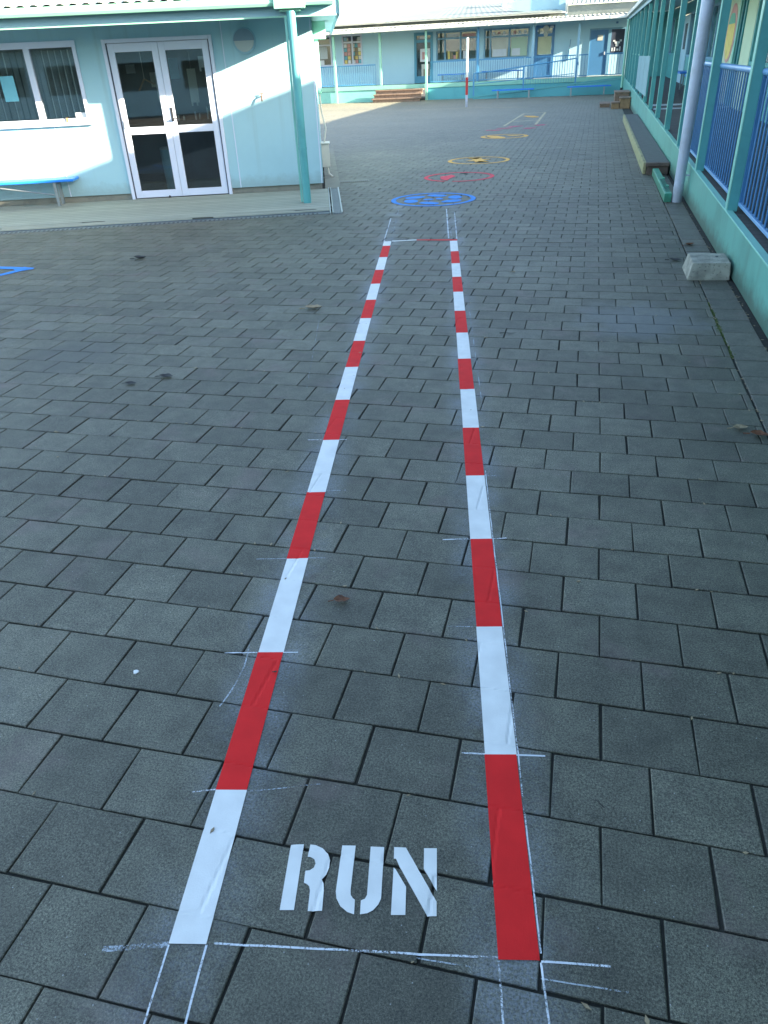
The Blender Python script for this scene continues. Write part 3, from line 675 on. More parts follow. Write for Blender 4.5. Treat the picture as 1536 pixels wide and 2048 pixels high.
mb = MB(); mb.extr([(-1.193 + .008*math.cos(t)*(1+.3*math.sin(3*t)), 1.423 + .008*math.sin(t)) for t in [i*.5236 for i in range(12)]], .0005, .004)
tagged(part('paint_drop', mb, M['white_mark']), 'small white paint drop on a paver left of the lane', 'paint drop')

# ------------------------------------------------------------------ LEFT BUILDING (local frame: x along wall, y inwards, z up; origin at the right wall corner)
LC = (-3.766, 11.255, 0); LR = R(18.25)
LM = Matrix.Translation(LC) @ Matrix.Rotation(LR, 4, 'Z')
LBd = thing('classroom_building', 'pale aqua classroom building at left with white glass double doors and sunlit wall', 'building', LC, LR)
def Lp(name, mb, mat, parent=LBd, **k): return part(name, mb, mat, parent, local=True, **k)
ZP = .02
WB, WT = .10, 2.42     # cladding bottom, top
DX0, DX1, DZ0, DZ1 = -2.79, -1.34, .02, 1.99
WX0, WX1, WZ0, WZ1 = -6.25, -3.14, 1.045, 2.00
mb = MB()
mb.box(-8.0, WX0, 0, .12, WB, WT).box(WX0, WX1, 0, .12, WB, WZ0).box(WX0, WX1, 0, .12, WZ1, WT).box(WX1, DX0, 0, .12, WB, WT).box(DX0, DX1, 0, .12, DZ1, WT).box(DX1, 0, 0, .12, WB, WT)
mb.box(-.12, 0, .12, 5.5, WB, WT).box(-8.0, -7.88, .12, 5.5, WB, WT).box(-7.88, -.12, 5.38, 5.5, WB, WT)
Lp('wall', mb, M['cladding'])
mb = MB()
for x in (-.02, -1.205, -3.66, -4.86, -6.07): mb.box(x - .006, x + .006, -.003, -.0005, WB, WT if x in (-.02, -1.205) else WZ0 - .03)
Lp('cover_strip', mb, M['joinery'])
mb = MB(); mb.box(-8.0, DX0, .03, .12, 0, WB).box(DX1, -.02, .03, .12, 0, WB).box(-.12, -.03, .12, 5.5, 0, WB); Lp('plinth', mb, M['sill'])
mb = MB(); mb.box(-7.88, -.12, .12, 5.38, .0, .018); Lp('inner_floor', mb, M['roomfloor'])
mb = MB(); mb.box(-7.88, -.12, .12, 5.38, 2.40, 2.42).box(-7.88, -.12, 3.3, 3.36, .018, 2.39); Lp('inner_lining', mb, M['room'])
# double doors
dr = Lp('door_frame', MB().box(DX0, DX0 + .045, -.03, .10, DZ0, DZ1).box(DX1 - .045, DX1, -.03, .10, DZ0, DZ1).box(DX0 + .045, DX1 - .045, -.03, .10, DZ1 - .045, DZ1), M['joinery'], bevel=.004)
Lp('seal', MB().box(DX0 + .046, DX0 + .058, -.022, .05, DZ0 + .01, DZ1 - .046), M['seal'], dr)
Lp('seal', MB().box(DX1 - .058, DX1 - .046, -.022, .05, DZ0 + .01, DZ1 - .046), M['seal'], dr)
mid = (DX0 + DX1) / 2
for (a, b) in ((DX0 + .060, mid - .002), (mid + .002, DX1 - .060)):
    st = .085; bt = .105; mz0, mz1 = .855, .945; top = 1.84
    mb = MB().box(a, a + st, -.012, .035, DZ0 + .012, DZ1 - .05).box(b - st, b, -.012, .035, DZ0 + .012, DZ1 - .05)
    mb.box(a + st, b - st, -.010, .033, DZ0 + .012, DZ0 + bt).box(a + st, b - st, -.010, .033, mz0, mz1).box(a + st, b - st, -.010, .033, top, DZ1 - .05)
    lf = Lp('door_leaf', mb, M['joinery'], bevel=.003)
    Lp('pane', MB().box(a + st, b - st, .008, .014, DZ0 + bt, mz0).box(a + st, b - st, .008, .014, mz1, top), M['glass'], lf)
    if a > mid:
        hb = MB().box(a + .025, a + .055, -.020, -.012, 1.0, 1.17).tube((a + .04, -.02, 1.03), (a + .04, -.062, 1.03), .008).tube((a + .045, -.058, 1.03), (a + .135, -.058, 1.03), .008)
        Lp('handle', hb, M['black'], lf)
    else:
        Lp('handle', MB().box(a + .015, a + .028, -.02, -.012, .93, 1.03), M['steel'], lf)
Lp('door_stop', MB().tube((-2.25, -.02, .02), (-2.25, -.02, .05), .025, 8, .008), M['black'])
# window
mb = MB().box(WX0, WX0 + .05, -.02, .06, WZ0, WZ1).box(WX1 - .05, WX1, -.02, .06, WZ0, WZ1).box(WX0 + .05, WX1 - .05, -.02, .06, WZ1 - .075, WZ1).box(WX0 + .05, WX1 - .05, -.02, .06, WZ0, WZ0 + .05)
for x in (-3.79, -4.45, -5.1): mb.box(x - .04, x + .04, -.018, .058, WZ0 + .05, WZ1 - .075)
wf = Lp('window', mb, M['joinery'], bevel=.003)
Lp('sill', MB().box(WX0 - .03, WX1 + .03, -.045, .0, WZ0 - .035, WZ0), M['joinery'], wf)
Lp('pane', MB().box(WX0 + .05, WX1 - .05, .02, .026, WZ0 + .05, WZ1 - .075), M['glass'], wf)
Lp('catch', MB().box(-3.47, -3.44, -.035, -.02, WZ0 + .005, WZ0 + .06), M['wood_box'], wf)
mb, me_ = MB(), MB(); x = WX0 + .10; rn = random.Random(2)
while x < WX1 - .06:
    a = rn.uniform(-.12, .12) + 1.12; cx_, sx_ = math.cos(a) * .045, math.sin(a) * .045
    mb.hexa([(x - cx_, .11 - sx_, WZ0 + .06), (x + cx_, .11 + sx_, WZ0 + .06), (x + cx_, .113 + sx_, WZ0 + .06), (x - cx_, .113 - sx_, WZ0 + .06), (x - cx_, .11 - sx_, WZ1 - .1), (x + cx_, .11 + sx_, WZ1 - .1), (x + cx_, .113 + sx_, WZ1 - .1), (x - cx_, .113 - sx_, WZ1 - .1)])
    if rn.random() < .6: me_.box(x - cx_ - .006, x - cx_ + .006, .100 - sx_, .108 - sx_, WZ0 + .06, WZ1 - .1)
    x += .085
Lp('vertical_blind', mb, M['blind'], wf); Lp('blind_edge', me_, M['blind_edge'], wf)
Lp('notice', MB().box(-4.23, -4.05, .016, .019, 1.33, 1.63), M['paper_teal'], wf)
Lp('notice', MB().box(-3.34, -3.20, .016, .019, 1.10, 1.16), M['paper'], wf)
# bulkhead light, tap
mb = MB(); n = 24
mb.tube((-.91, 0, 1.905), (-.91, -.05, 1.905), .155, 28); lo = Lp('wall_light', mb, M['fascia_blue'], bevel=.004)
mb = MB(); pts = [(-.91 + .128*math.cos(t), 1.905 + .128*math.sin(t)) for t in [math.pi + math.pi*i/14 for i in range(15)]]
mb.prism(pts, -.075, -.05); Lp('lamp_cover', mb, M['lamp_glass'], lo)
mb = MB(); pts = [(-.91 + .138*math.cos(t), 1.905 + .138*math.sin(t)) for t in [math.pi*i/14 for i in range(15)]]
mb.prism(pts, -.085, -.05); Lp('hood', mb, M['lamp_hood'], lo)
mb = MB(); mb.path([(-.76, 0, 1.25), (-.76, -.05, 1.25), (-.76, -.07, 1.19)], .010).tube((-.79, -.035, 1.28), (-.73, -.035, 1.28), .007).tube((-.76, -.035, 1.25), (-.76, -.035, 1.285), .006)
Lp('tap', mb, M['leaf_brown'])
# eaves: soffit, fascia, trim, gutter, roof
OV = -1.12
Lp('soffit', MB().box(-8.4, .34, OV + .02, -.001, 2.16, 2.175).box(.001, .34, 0, 5.9, 2.16, 2.175), M['soffit'])
Lp('fascia', MB().box(-8.4, .36, OV - .0, OV + .02, 2.105, 2.275).box(.34, .36, OV + .02, 5.9, 2.105, 2.275), M['fascia_blue'])
Lp('fascia_trim', MB().box(-8.4, .32, OV - .010, OV + .0, 2.088, 2.104).box(.355, .372, OV - .02, OV + .02, 2.085, 2.42), M['mint_pale'])
gp = [(OV - .002, 2.195), (OV - .145, 2.195), (OV - .165, 2.225), (OV - .165, 2.285), (OV - .152, 2.285), (OV - .150, 2.235), (OV - .138, 2.207), (OV - .002, 2.207)]
mb = MB(); i = 0; n = len(gp); mb.v = [(-8.4, y_, z_) for y_, z_ in gp] + [(.28, y_, z_) for y_, z_ in gp]
mb.f = [tuple(range(n)), tuple(range(2*n-1, n-1, -1))] + [(q, n+q, n+(q+1) % n, (q+1) % n) for q in range(n)]
gt = Lp('gutter', mb, M['mint_pale'])
Lp('rainhead', MB().box(-.42, -.05, OV - .19, OV - .003, 2.165, 2.31).box(-.36, -.11, OV - .13, OV - .02, 2.14, 2.165), M['mint_pale'], bevel=.008)
PXc, PYc = -.225, -1.235
dp = Lp('downpipe', MB().tube((PXc, PYc, .02), (PXc, PYc, 2.145), .052, 20), M['teal'], smooth=True)
Lp('joint_collar', MB().tube((PXc, PYc, .66), (PXc, PYc, .69), .055, 20), M['teal'], dp, smooth=True)
Lp('back_strip', MB().box(PXc - .085, PXc - .057, PYc + .03, PYc + .07, .03, 2.1), M['mint'], dp)
mb = MB().corr((-8.5, OV - .10, 2.292), (.40, OV - .10, 2.292), (-8.5, 2.7, 3.32), (.40, 2.7, 3.32)); mb.corr((-8.5, 6.2, 2.29), (.40, 6.2, 2.29), (-8.5, 2.7, 3.32), (.40, 2.7, 3.32))
Lp('roof', mb, M['roof_cream'])
Lp('gable_wall', MB().hexa([(-.12, 0, 2.42), (0, 0, 2.42), (0, 5.5, 2.42), (-.12, 5.5, 2.42), (-.12, 2.6, 3.2), (0, 2.6, 3.2), (0, 2.8, 3.2), (-.12, 2.8, 3.2)]), M['cladding'])
# side wall equipment
Lp('side_rainhead', MB().box(.003, .20, 1.55, 1.75, 1.93, 2.26).box(.02, .08, 1.6, 1.7, 1.2, 1.93), M['mint_pale'], bevel=.006)
bx = Lp('meter_box', MB().box(.003, .13, 1.45, 1.75, .16, .50).box(.0, .145, 1.43, 1.77, .50, .515), M['cream'], bevel=.006)
Lp('conduit', MB().path([(.06, 1.6, .515), (.10, 1.6, .72), (.05, 1.62, .95), (.02, 1.62, 1.9)], .012).path([(.08, 1.5, .16), (.1, 1.47, .06), (.16, 1.42, .01)], .016), M['cream'], bx)

# porch: boards flush with paving, measured outline
def Lw(x, y, z=0): v = LM @ Vector((x, y, z)); return (v.x, v.y, v.z)
po = thing('porch', 'low grey green timber board porch in front of the glass doors', 'porch', Lw(-1, -1, 0), LR)
mb = MB()
A_, B_ = (.06, -2.30), (-8.5, -2.62)
def plo(mb, f0, f1, z0=-.014, z1=ZP):    # strip between fractions from wall (0) to front edge (1)
    a0, a1 = (.06, -2.02*f0 + .02), (.06, -2.02*f1 + .02); b0, b1 = (-8.5, -2.36*f0 + .02), (-8.5, -2.36*f1 + .02)
    P_ = [Lw(*b1), Lw(*a1), Lw(*a0), Lw(*b0)]
    mb.hexa([(p[0], p[1], z0) for p in P_] + [(p[0], p[1], z1) for p in P_])
plo(mb, 0, .84); part('boards', mb, M['porch_boards'], po)
mb = MB(); plo(mb, .8401, .9745, -.014, .008); part('sub_frame', mb, M['dark'], po)
for f0, f1 in ((.848, .868), (.893, .913), (.938, .958)):
    mb = MB(); plo(mb, f0, f1, -.014, ZP + .006); part('edge_board', mb, M['porch_boards'], po, bevel=.004)
mb = MB(); plo(mb, .976, 1.035, -.014, .004); dg = part('drain_strip', mb, M['grate'], po)
mb = MB()
for q in range(150):
    x = -8.3 + q * .055; fy = -2.02 - (.34) * (-(x - .06) / 8.56)
    P_ = [Lw(x, fy - .045), Lw(x + .02, fy - .045), Lw(x + .02, fy + .02), Lw(x, fy + .02)]
    mb.hexa([(p[0], p[1], .003) for p in P_] + [(p[0], p[1], .007) for p in P_])
part('drain_slot', mb, M['black'], dg)
# side drain along the right end of the porch
sd = thing('drain_channel', 'long steel grated drain channel along the right end of the porch', 'drain', Lw(.2, -1, 0), LR)
mb = MB().box(.085, .105, -2.12, .32, -.014, .024).box(.245, .265, -2.12, .32, -.014, .02); part('edge_bar', mb, M['steel'], sd, local=False) if False else None
def Lbox(mb, x0, x1, y0, y1, z0, z1):
    P_ = [Lw(x0, y0), Lw(x1, y0), Lw(x1, y1), Lw(x0, y1)]; mb.hexa([(p[0], p[1], z0) for p in P_] + [(p[0], p[1], z1) for p in P_])
for x0, x1 in ((.062, .076), (.095, .108), (.205, .222)):
    mb = MB(); Lbox(mb, x0, x1, -2.13, .1, -.014, .022); part('edge_bar', mb, M['steel'], sd)
mb = MB(); Lbox(mb, .109, .204, -2.13, .1, -.014, .004); part('grating', mb, M['grate'], sd)
mb = MB()
for q in range(3): Lbox(mb, .118 + q*.03, .130 + q*.03, -2.12, .09, .004, .012)
part('grating_bar', mb, M['grate'], sd)
sg = thing('drain_grate', 'short slotted steel drain grate in the paving beyond the porch corner', 'drain', Lw(.45, .75, 0), LR)
mb = MB(); Lbox(mb, .22, .72, .70, .98, -.014, .004); part('grate_plate', mb, M['sill'], sg)
mb = MB()
for q in range(15): Lbox(mb, .235 + q*.032, .251 + q*.032, .72, .88, .003, .008)
part('grate_slot', mb, M['black'], sg)
cs = MB(); Lbox(cs, .02, .25, .12, 6.6, -.014, .009); part('side_kerb', cs, M['sill'], po)

# bench in front of the window wall
bn = thing('bench', 'blue topped bench against the sunlit wall under the window', 'bench', Lw(-4.5, -.3, ZP), LR)
def bench_part(name, boxes, mat, **k):
    mb = MB()
    for b in boxes: Lbox(mb, *b)
    return part(name, mb, mat, bn, **k)
bench_part('seat', [(-6.6, -3.48, -.34, -.19, .335, .37), (-6.6, -3.48, -.18, -.03, .335, .37)], M['seat_blue'], bevel=.008)
for x in (-3.76, -5.2, -6.5):
    bench_part('leg', [(x - .02, x + .02, -.30, -.26, ZP, .335)], M['steel']); bench_part('leg', [(x - .02, x + .02, -.11, -.07, ZP, .335)], M['steel']); bench_part('cross_bar', [(x - .02, x + .02, -.259, -.111, .30, .334)], M['steel'])
mb = MB(); mb.tube(Lw(-4.75, -.28, .33), Lw(-3.8, -.28, .17), .010); part('brace', mb, M['steel'], bn)

# interior items seen through the doors
def inner(name, label, cat, x, y): return thing(name, label, cat, Lw(x, y, .018), LR)
it = inner('bin', 'pale cylindrical bin standing inside behind the left glass door', 'bin', -2.28, .75)
mb = MB().tube(Lw(-2.28, .75, .02), Lw(-2.28, .75, .60), .13, 18, .15); part('drum', mb, M['cladding'], it, smooth=True)
mb = MB().tube(Lw(-2.28, .75, .60), Lw(-2.28, .75, .63), .16, 18, .14); part('lid', mb, M['blind'], it)
it = inner('shelf_unit', 'low dark shelf unit inside with small pale bottles on it', 'shelf', -1.7, 1.0)
mb = MB(); Lbox(mb, -2.15, -1.25, .9, 1.25, .02, .93); Lbox(mb, -2.2, -1.2, .86, 1.28, .93, .96); part('cabinet', mb, M['dark'], it)
for i, (x, h) in enumerate(((-2.1, .06), (-2.02, .05), (-1.84, .10), (-1.78, .07), (-1.66, .15), (-1.60, .06), (-1.50, .12), (-1.43, .07))):
    t_ = thing('bottle', 'small pale bottle on the indoor shelf, number %s from the left' % ['one', 'two', 'three', 'four', 'five', 'six', 'seven', 'eight'][i], 'bottle', Lw(x, .93, .96), 0, 'bottles on the indoor shelf')
    part('body', MB().tube(Lw(x, .93, .961), Lw(x, .93, .961 + h), .014, 10).tube(Lw(x, .93, .961 + h), Lw(x, .93, .975 + h), .008, 8), M['paper'], t_)
it = inner('hanging_star', 'wooden two armed ornament hanging inside the left glass door', 'ornament', -2.5, .45)
mb = MB().tube(Lw(-2.50, .4, 1.38), Lw(-2.40, .4, 1.52), .012, 6).tube(Lw(-2.40, .4, 1.52), Lw(-2.27, .4, 1.45), .012, 6); part('arm', mb, M['wood_box'], it)
part('string', MB().tube(Lw(-2.40, .4, 1.52), Lw(-2.40, .4, 2.38), .003, 5), M['paper'], it)
it = inner('display_board', 'indoor display board with pale papers behind the glass doors', 'display board', -2.0, 1.6)
mb = MB(); Lbox(mb, -3.1, -.9, 1.9, 1.93, .9, 1.95); part('panel', mb, M['dark'], it)
rn = random.Random(9)
for q, (x, z, w_, h_) in enumerate(((-2.95, 1.6, .14, .12), (-2.60, 1.40, .16, .2), (-2.28, 1.5, .14, .28), (-2.0, 1.2, .1, .3), (-1.7, 1.62, .18, .2), (-1.45, 1.25, .1, .12), (-1.15, 1.55, .18, .18))):
    mb = MB(); Lbox(mb, x, x + w_, 1.88, 1.885, z, z + h_); part('paper_sheet', mb, M[('paper', 'cream', 'paper_teal')[q % 3]], it)

for nm_, lab_, cat_, x, y, z0, z1, w_, mt in (('coat', 'pale coat hanging indoors behind the right glass door', 'coat', -1.78, .7, 1.15, 1.62, .12, 'cream'),
        ('towel', 'white cloth hanging indoors behind the left glass door', 'cloth', -2.24, .7, 1.22, 1.60, .13, 'paper'),
        ('poster', 'white notice on the indoor side of the right glass door', 'notice', -1.54, .3, 1.58, 1.76, .12, 'paper')):
    it = inner(nm_, lab_, cat_, x, y); mb = MB()
    for q in range(5):
        a0 = x - w_/2 + w_*q/5; tz = .05*math.sin(q*2.1); Lbox(mb, a0, a0 + w_/5 - .001, y, y + .02 + .008*(q % 2), z0 + abs(tz), z1)
    part('cloth_folds' if nm_ != 'poster' else 'sheet', mb, M[mt], it); part('hanger', MB().tube(Lw(x, y + .01, z1), Lw(x, y + .01, 2.39), .004, 5), M['steel'], it)

# ------------------------------------------------------------------ RIGHT BUILDING with veranda
dz_ = lambda v: .300 + .0092 * v
RB = thing('veranda_building', 'teal classroom block along the right edge with raised veranda and many square posts', 'building', (1.17, 18, 0))
Y0, Y1 = -6.0, 40.9
def Rp(name, mb, mat, parent=RB, **k): return part(name, mb, mat, parent, **k)
Rp('skirt_board', MB().slope_box(1.165, 1.195, Y0, Y1, lambda v: .012, lambda v: dz_(v) - .001), M['skirt'])
Rp('skirt_cap', MB().slope_box(1.158, 1.215, Y0, Y1, lambda v: dz_(v), lambda v: dz_(v) + .014), M['mint'], bevel=.003)
mb = MB(); mb.slope_box(1.216, 2.95, Y0, Y1, lambda v: dz_(v) - .03, lambda v: dz_(v)); Rp('deck_floor', mb, M['deck_boards'])
Rp('floor_strip', MB().slope_box(1.27, 2.84, 19.2, 19.28, lambda v: dz_(v) + .001, lambda v: dz_(v) + .025).slope_box(1.27, 2.84, 20.35, 20.47, lambda v: dz_(v) + .001, lambda v: dz_(v) + .03), M['pipe_white'])
PW = [7.20 + 2.44 * k for k in range(-5, 14)]
ez = lambda v: 2.43 + .010 * v
for v in PW:
    mb = MB().box(1.172, 1.250, v - .045, v + .045, dz_(v) + .002, ez(v) + .06)
    ps = Rp('post', mb, M['teal'], bevel=.004)
    Rp('post_edge', MB().box(1.164, 1.1715, v - .047, v + .047, dz_(v) + .0145, ez(v) + .05), M['mint'], ps)
# inner row of door side posts seen between (wall studs)
Rp('beam', MB().slope_box(1.18, 1.26, Y0, Y1, lambda v: ez(v) + .062, lambda v: ez(v) + .22), M['teal'])
Rp('fascia', MB().slope_box(1.135, 1.155, Y0, Y1, lambda v: ez(v) - .02, lambda v: ez(v) + .20), M['fascia_blue'])
Rp('gutter', MB().slope_box(1.02, 1.134, Y0, Y1 - .35, lambda v: ez(v) + .08, lambda v: ez(v) + .20), M['gutter_white'], bevel=.015)
Rp('soffit', MB().slope_box(1.156, 2.85, Y0, Y1, lambda v: ez(v) + .225, lambda v: ez(v) + .24), M['soffit'])
# main roof (ridge throws the long shadow over the yard)
RZ = .3 * (6.2 + 8.52)
mb = MB()
for i in range(24):
    a, b = Y0 - .2 + i * (47.4/24), Y0 - .2 + (i+1) * (47.4/24)
    mb.quad((1.03, a, ez(a) + .215), (1.03, b, ez(b) + .215), (6.2, b, RZ), (6.2, a, RZ)); mb.quad((6.2, a, RZ), (6.2, b, RZ), (11.4, b, 2.8), (11.4, a, 2.8))
Rp('roof', mb, M['roof_grey'])
Rp('end_wall', MB().box(2.86, 11, Y0, Y0 + .12, .0, 2.8).box(10.9, 11, Y0 + .12, Y1, 0, 2.8), M['cladding_far'])
# inner wall: panels, doors, windows at x = 2.86
WXI = 2.86
segs = []
mb = MB().slope_box(WXI, WXI + .12, Y0, Y1, lambda v: dz_(v) - .02, lambda v: dz_(v) + .80).slope_box(WXI, WXI + .12, Y0, Y1, lambda v: 2.33 + .01*v, lambda v: ez(v) + .225)
Rp('wall', mb, M['teal'])
rn = random.Random(11)
bays = [(-2, 1), (1, 4), (4, 7), (7, 10), (10, 13), (13, 15.6), (15.6, 18.0), (22.6, 25.2), (25.2, 28), (28, 30.8), (34.6, 37), (37, 40)]
for q, (a, b) in enumerate(bays):
    zf = lambda v: dz_(v) + .80; zt = lambda v: 2.33 + .01*v
    mb = MB()
    for v0, v1 in ((a, a + .09), ((a+b)/2 - .04, (a+b)/2 + .04), (b - .09, b)): mb.slope_box(WXI - .03, WXI + .08, v0, v1, zf, zt)
    mb.slope_box(WXI - .028, WXI + .078, a + .09, b - .09, zf, lambda v: dz_(v) + .86); mb.slope_box(WXI - .028, WXI + .078, a + .09, b - .09, lambda v: zt(v) - .06, zt)
    wf = Rp('window', mb, M['frame_blue' if q % 2 else 'teal'])
    Rp('pane', MB().slope_box(WXI + .02, WXI + .026, a + .09, b - .09, lambda v: dz_(v) + .86, lambda v: zt(v) - .06), M['glass'], wf)
    if q % 3 == 1:
        Rp('notice', MB().slope_box(WXI + .012, WXI + .016, a + .3, a + .9, lambda v: 1.5, lambda v: 2.1), M['cream_board'], wf)
Rp('end_screen', MB().box(1.20, WXI, 38.9, 38.98, .66, 2.99), M['teal'])
Rp('inner_wall', MB().box(WXI + 1.6, WXI + 1.65, Y0, Y1, .3, 2.9), M['room'])
# cream panelled door with an oval painting, pale boards
d1 = Rp('door', MB().slope_box(WXI - .035, WXI + .05, 20.15, 22.5, lambda v: dz_(v) + .003, lambda v: 2.52), M['lime_board'])
def oval(name, cy, cz, ry, rz_, x, th_, mat, par, z0=-9, z1=9):
    pts = [(cy + ry*math.cos(t), cz + rz_*math.sin(t)) for t in [2*math.pi*i/36 for i in range(36)]]
    pts = [(y_, min(max(z_, z0), z1)) for y_, z_ in pts]
    mb = MB(); n = len(pts); mb.v = [(x, y_, z_) for y_, z_ in pts] + [(x + th_, y_, z_) for y_, z_ in pts]
    mb.f = [tuple(range(n)), tuple(range(2*n-1, n-1, -1))] + [(i, n+i, n+(i+1) % n, (i+1) % n) for i in range(n)]
    return Rp(name, mb, mat, par)
ov = oval('oval_sign', 20.95, 1.84, .66, .56, WXI - .045, .008, M['paper_pink'], d1)
oval('yellow_field', 20.98, 1.80, .54, .46, WXI - .050, .004, M['paper_yellow'], ov, -9, 2.02)
oval('green_band', 20.98, 1.80, .54, .46, WXI - .051, .005, M['green_plastic'], ov, 2.021, 2.22)
Rp('frame', MB().box(WXI - .06, WXI + .06, 19.95, 20.15, dz_(20) + .002, 2.55), M['mint'], d1)
Rp('frame', MB().box(WXI - .06, WXI + .06, 22.5, 22.6, dz_(22) + .002, 2.55), M['mint'], d1)
d2 = Rp('door', MB().slope_box(WXI - .03, WXI + .05, 18.05, 19.2, lambda v: dz_(v) + .003, lambda v: 2.50), M['lime_board'])
Rp('frame', MB().box(WXI - .06, WXI + .06, 19.2, 19.34, dz_(19) + .002, 2.5), M['teal_dark'], d2)
Rp('frame', MB().box(WXI - .06, WXI + .06, 19.6, 19.7, dz_(19) + .002, 2.5), M['teal_dark'], d2)
d3 = Rp('door', MB().slope_box(WXI - .03, WXI + .05, 30.9, 34.5, lambda v: dz_(v) + .003, lambda v: 2.6), M['door_pale'])
Rp('pane', MB().slope_box(WXI - .036, WXI - .031, 31.4, 32.2, lambda v: 1.6, lambda v: 2.35).slope_box(WXI - .036, WXI - .031, 33.0, 34.1, lambda v: 1.6, lambda v: 2.35), M['dark'], d3)
# benches on the veranda
for i, (v0, v1) in enumerate(((23.5, 25.6), (27.0, 29.4))):
    b_ = thing('bench', ['short blue bench against the veranda wall, nearer one', 'short blue bench against the veranda wall, farther one'][i], 'bench', (2.5, v0, dz_(v0)), 0, 'blue benches on the right veranda')
    part('seat', MB().box(2.40, 2.80, v0, v1, dz_(v0) + .42, dz_(v0) + .46), M['seat_blue'], b_, bevel=.006)
    for v in (v0 + .2, v1 - .2):
        for xl in (2.45, 2.71): part('leg', MB().box(xl, xl + .04, v - .02, v + .02, dz_(v) + .002, dz_(v0) + .42), M['steel'], b_)

# balustrade panels between the posts
ordw = ['nearest the camera', 'second nearest', 'third nearest', 'fourth nearest', 'fifth nearest']
bays = [(PW[i] + .052, PW[i+1] - .052) for i in range(len(PW) - 1)]
near = [b for b in bays if b[1] > 3.2 and b[1] < 12.3]
def balustrade(a, b, label, mat, rmat, x=1.262, group='balustrade panels on the right veranda', sp=.13):
    t = thing('balustrade_panel', label, 'balustrade', (x, a, dz_(a)), 0, group)
    zb, zt = (lambda v: .40 + .0045*v), (lambda v: 1.345 + .0055*v)
    part('top_rail', MB().tube((x, a, zt(a)), (x, b, zt(b)), .026, 12), rmat, t, smooth=True)
    part('bottom_rail', MB().slope_box(x - .016, x + .016, a, b, lambda v: zb(v) - .014, lambda v: zb(v) + .014), rmat, t, bevel=.004)
    n = int((b - a) / sp); mb = MB()
    for i in range(1, n): v = a + (b - a) * i / n; mb.tube((x, v, zb(v) + .014), (x, v, zt(v) - .02), .0085, 8)
    for v in (a + .02, b - .02): mb.box(x - .015, x + .015, v - .015, v + .015, zb(v) + .014, zt(v) - .02)
    part('balusters', mb, mat, t, smooth=True)
nm = ['blue barred balustrade panel cut by the right edge, nearest the concrete block', 'blue barred balustrade panel second from the concrete block', 'blue barred balustrade panel behind the white downpipe']
near = near[-4:]
lab = ['blue barred balustrade panel mostly outside the frame at the right edge', 'blue barred balustrade panel at the right edge, standing above the concrete block', 'blue barred balustrade panel just right of the white downpipe', 'blue barred balustrade panel behind the white downpipe']
lab = lab[-len(near):]
for (a, b), l_ in zip(near, lab): balustrade(a, b, l_, M['blue_rail'], M['rail_pale'])
# white screens on the far bays
for i, (a, b) in enumerate([(21.0, 22.9), (23.0, 24.8), (24.9, 26.6)]):
    t = thing('screen_panel', 'pale slatted screen between far veranda posts, %s of three' % ['nearest', 'middle', 'farthest'][i], 'screen', (1.2, a, dz_(a)), 0, 'pale slatted screens on the veranda edge')
    mb = MB(); n = 7
    for k in range(n): v = a + (b-a)*k/n; mb.box(1.15, 1.164, v, v + (b-a)/n*.36, .66, 1.48)
    part('slats', mb, M['soffit'], t)
    part('rail', MB().box(1.1645, 1.1735, a, b, .68, .73).box(1.1645, 1.1735, a, b, 1.40, 1.45), M['mint'], t)
balustrade(26.8, 31.3, 'teal balustrade on the far veranda beyond the pale screens', M['teal'], M['mint'], group='balustrade panels on the right veranda')
balustrade(31.5, 36.2, 'farthest teal balustrade of the right veranda near the corner', M['teal'], M['mint'], group='balustrade panels on the right veranda')

# white downpipe in front
dp = Rp('downpipe', MB().tube((1.062, 10.06, .002), (1.078, 10.06, 2.60), .056, 24, .074), M['pipe_white'], smooth=True, label='fat white downpipe')
Rp('pipe_band', MB().tube((1.063, 10.06, .285), (1.063, 10.06, .305), .0575, 24).box(1.11, 1.163, 10.05, 10.07, .287, .303), M['pipe_white'], dp)
dp2 = Rp('downpipe', MB().path([(1.09, 38.5, .3), (1.09, 38.5, 2.80)], .05, 10), M['mint_pale'], label='thin pale downpipe in the far corner')
Rp('pipe_boot', MB().tube((1.09, 38.5, .02), (1.09, 38.5, .3), .06, 10), M['black'], dp2)

# concrete step along the veranda
st = thing('long_step', 'long low concrete step with worn yellowish edge along the veranda', 'step', (.98, 17, 0))
part('tread', MB().box(.835, 1.15, 12.62, 23.4, .012, .155), M['step_conc'], st, bevel=.006)
part('edge_board', MB().box(.79, .833, 12.60, 23.4, .0, .158), M['step_edge'], st, bevel=.006)
part('end_face', MB().box(.845, 1.14, 12.53, 12.618, .0, .110), M['step_end'], st, bevel=.006)
part('end_cap', MB().box(.82, 1.15, 12.50, 12.619, .112, .162), M['step_end'], st, bevel=.008)
# green channel
gc = thing('drain_channel_piece', 'loose bright green plastic drain channel lying beside the white downpipe', 'drain channel', (.96, 11, 0))
part('body', MB().box(.915, .998, 10.03, 12.42, .003, .100), M['green_plastic'], gc, bevel=.006)
mb = MB()
for q in range(11): mb.box(.938, .995, 10.20 + q*.10, 10.245 + q*.10, .0985, .103)
part('slots', mb, M['green_dark'], gc)
part('side_clip', MB().box(.975, 1.004, 11.30, 11.42, .05, .108).box(.975, 1.004, 10.6, 10.72, .05, .108), M['green_plastic'], gc)
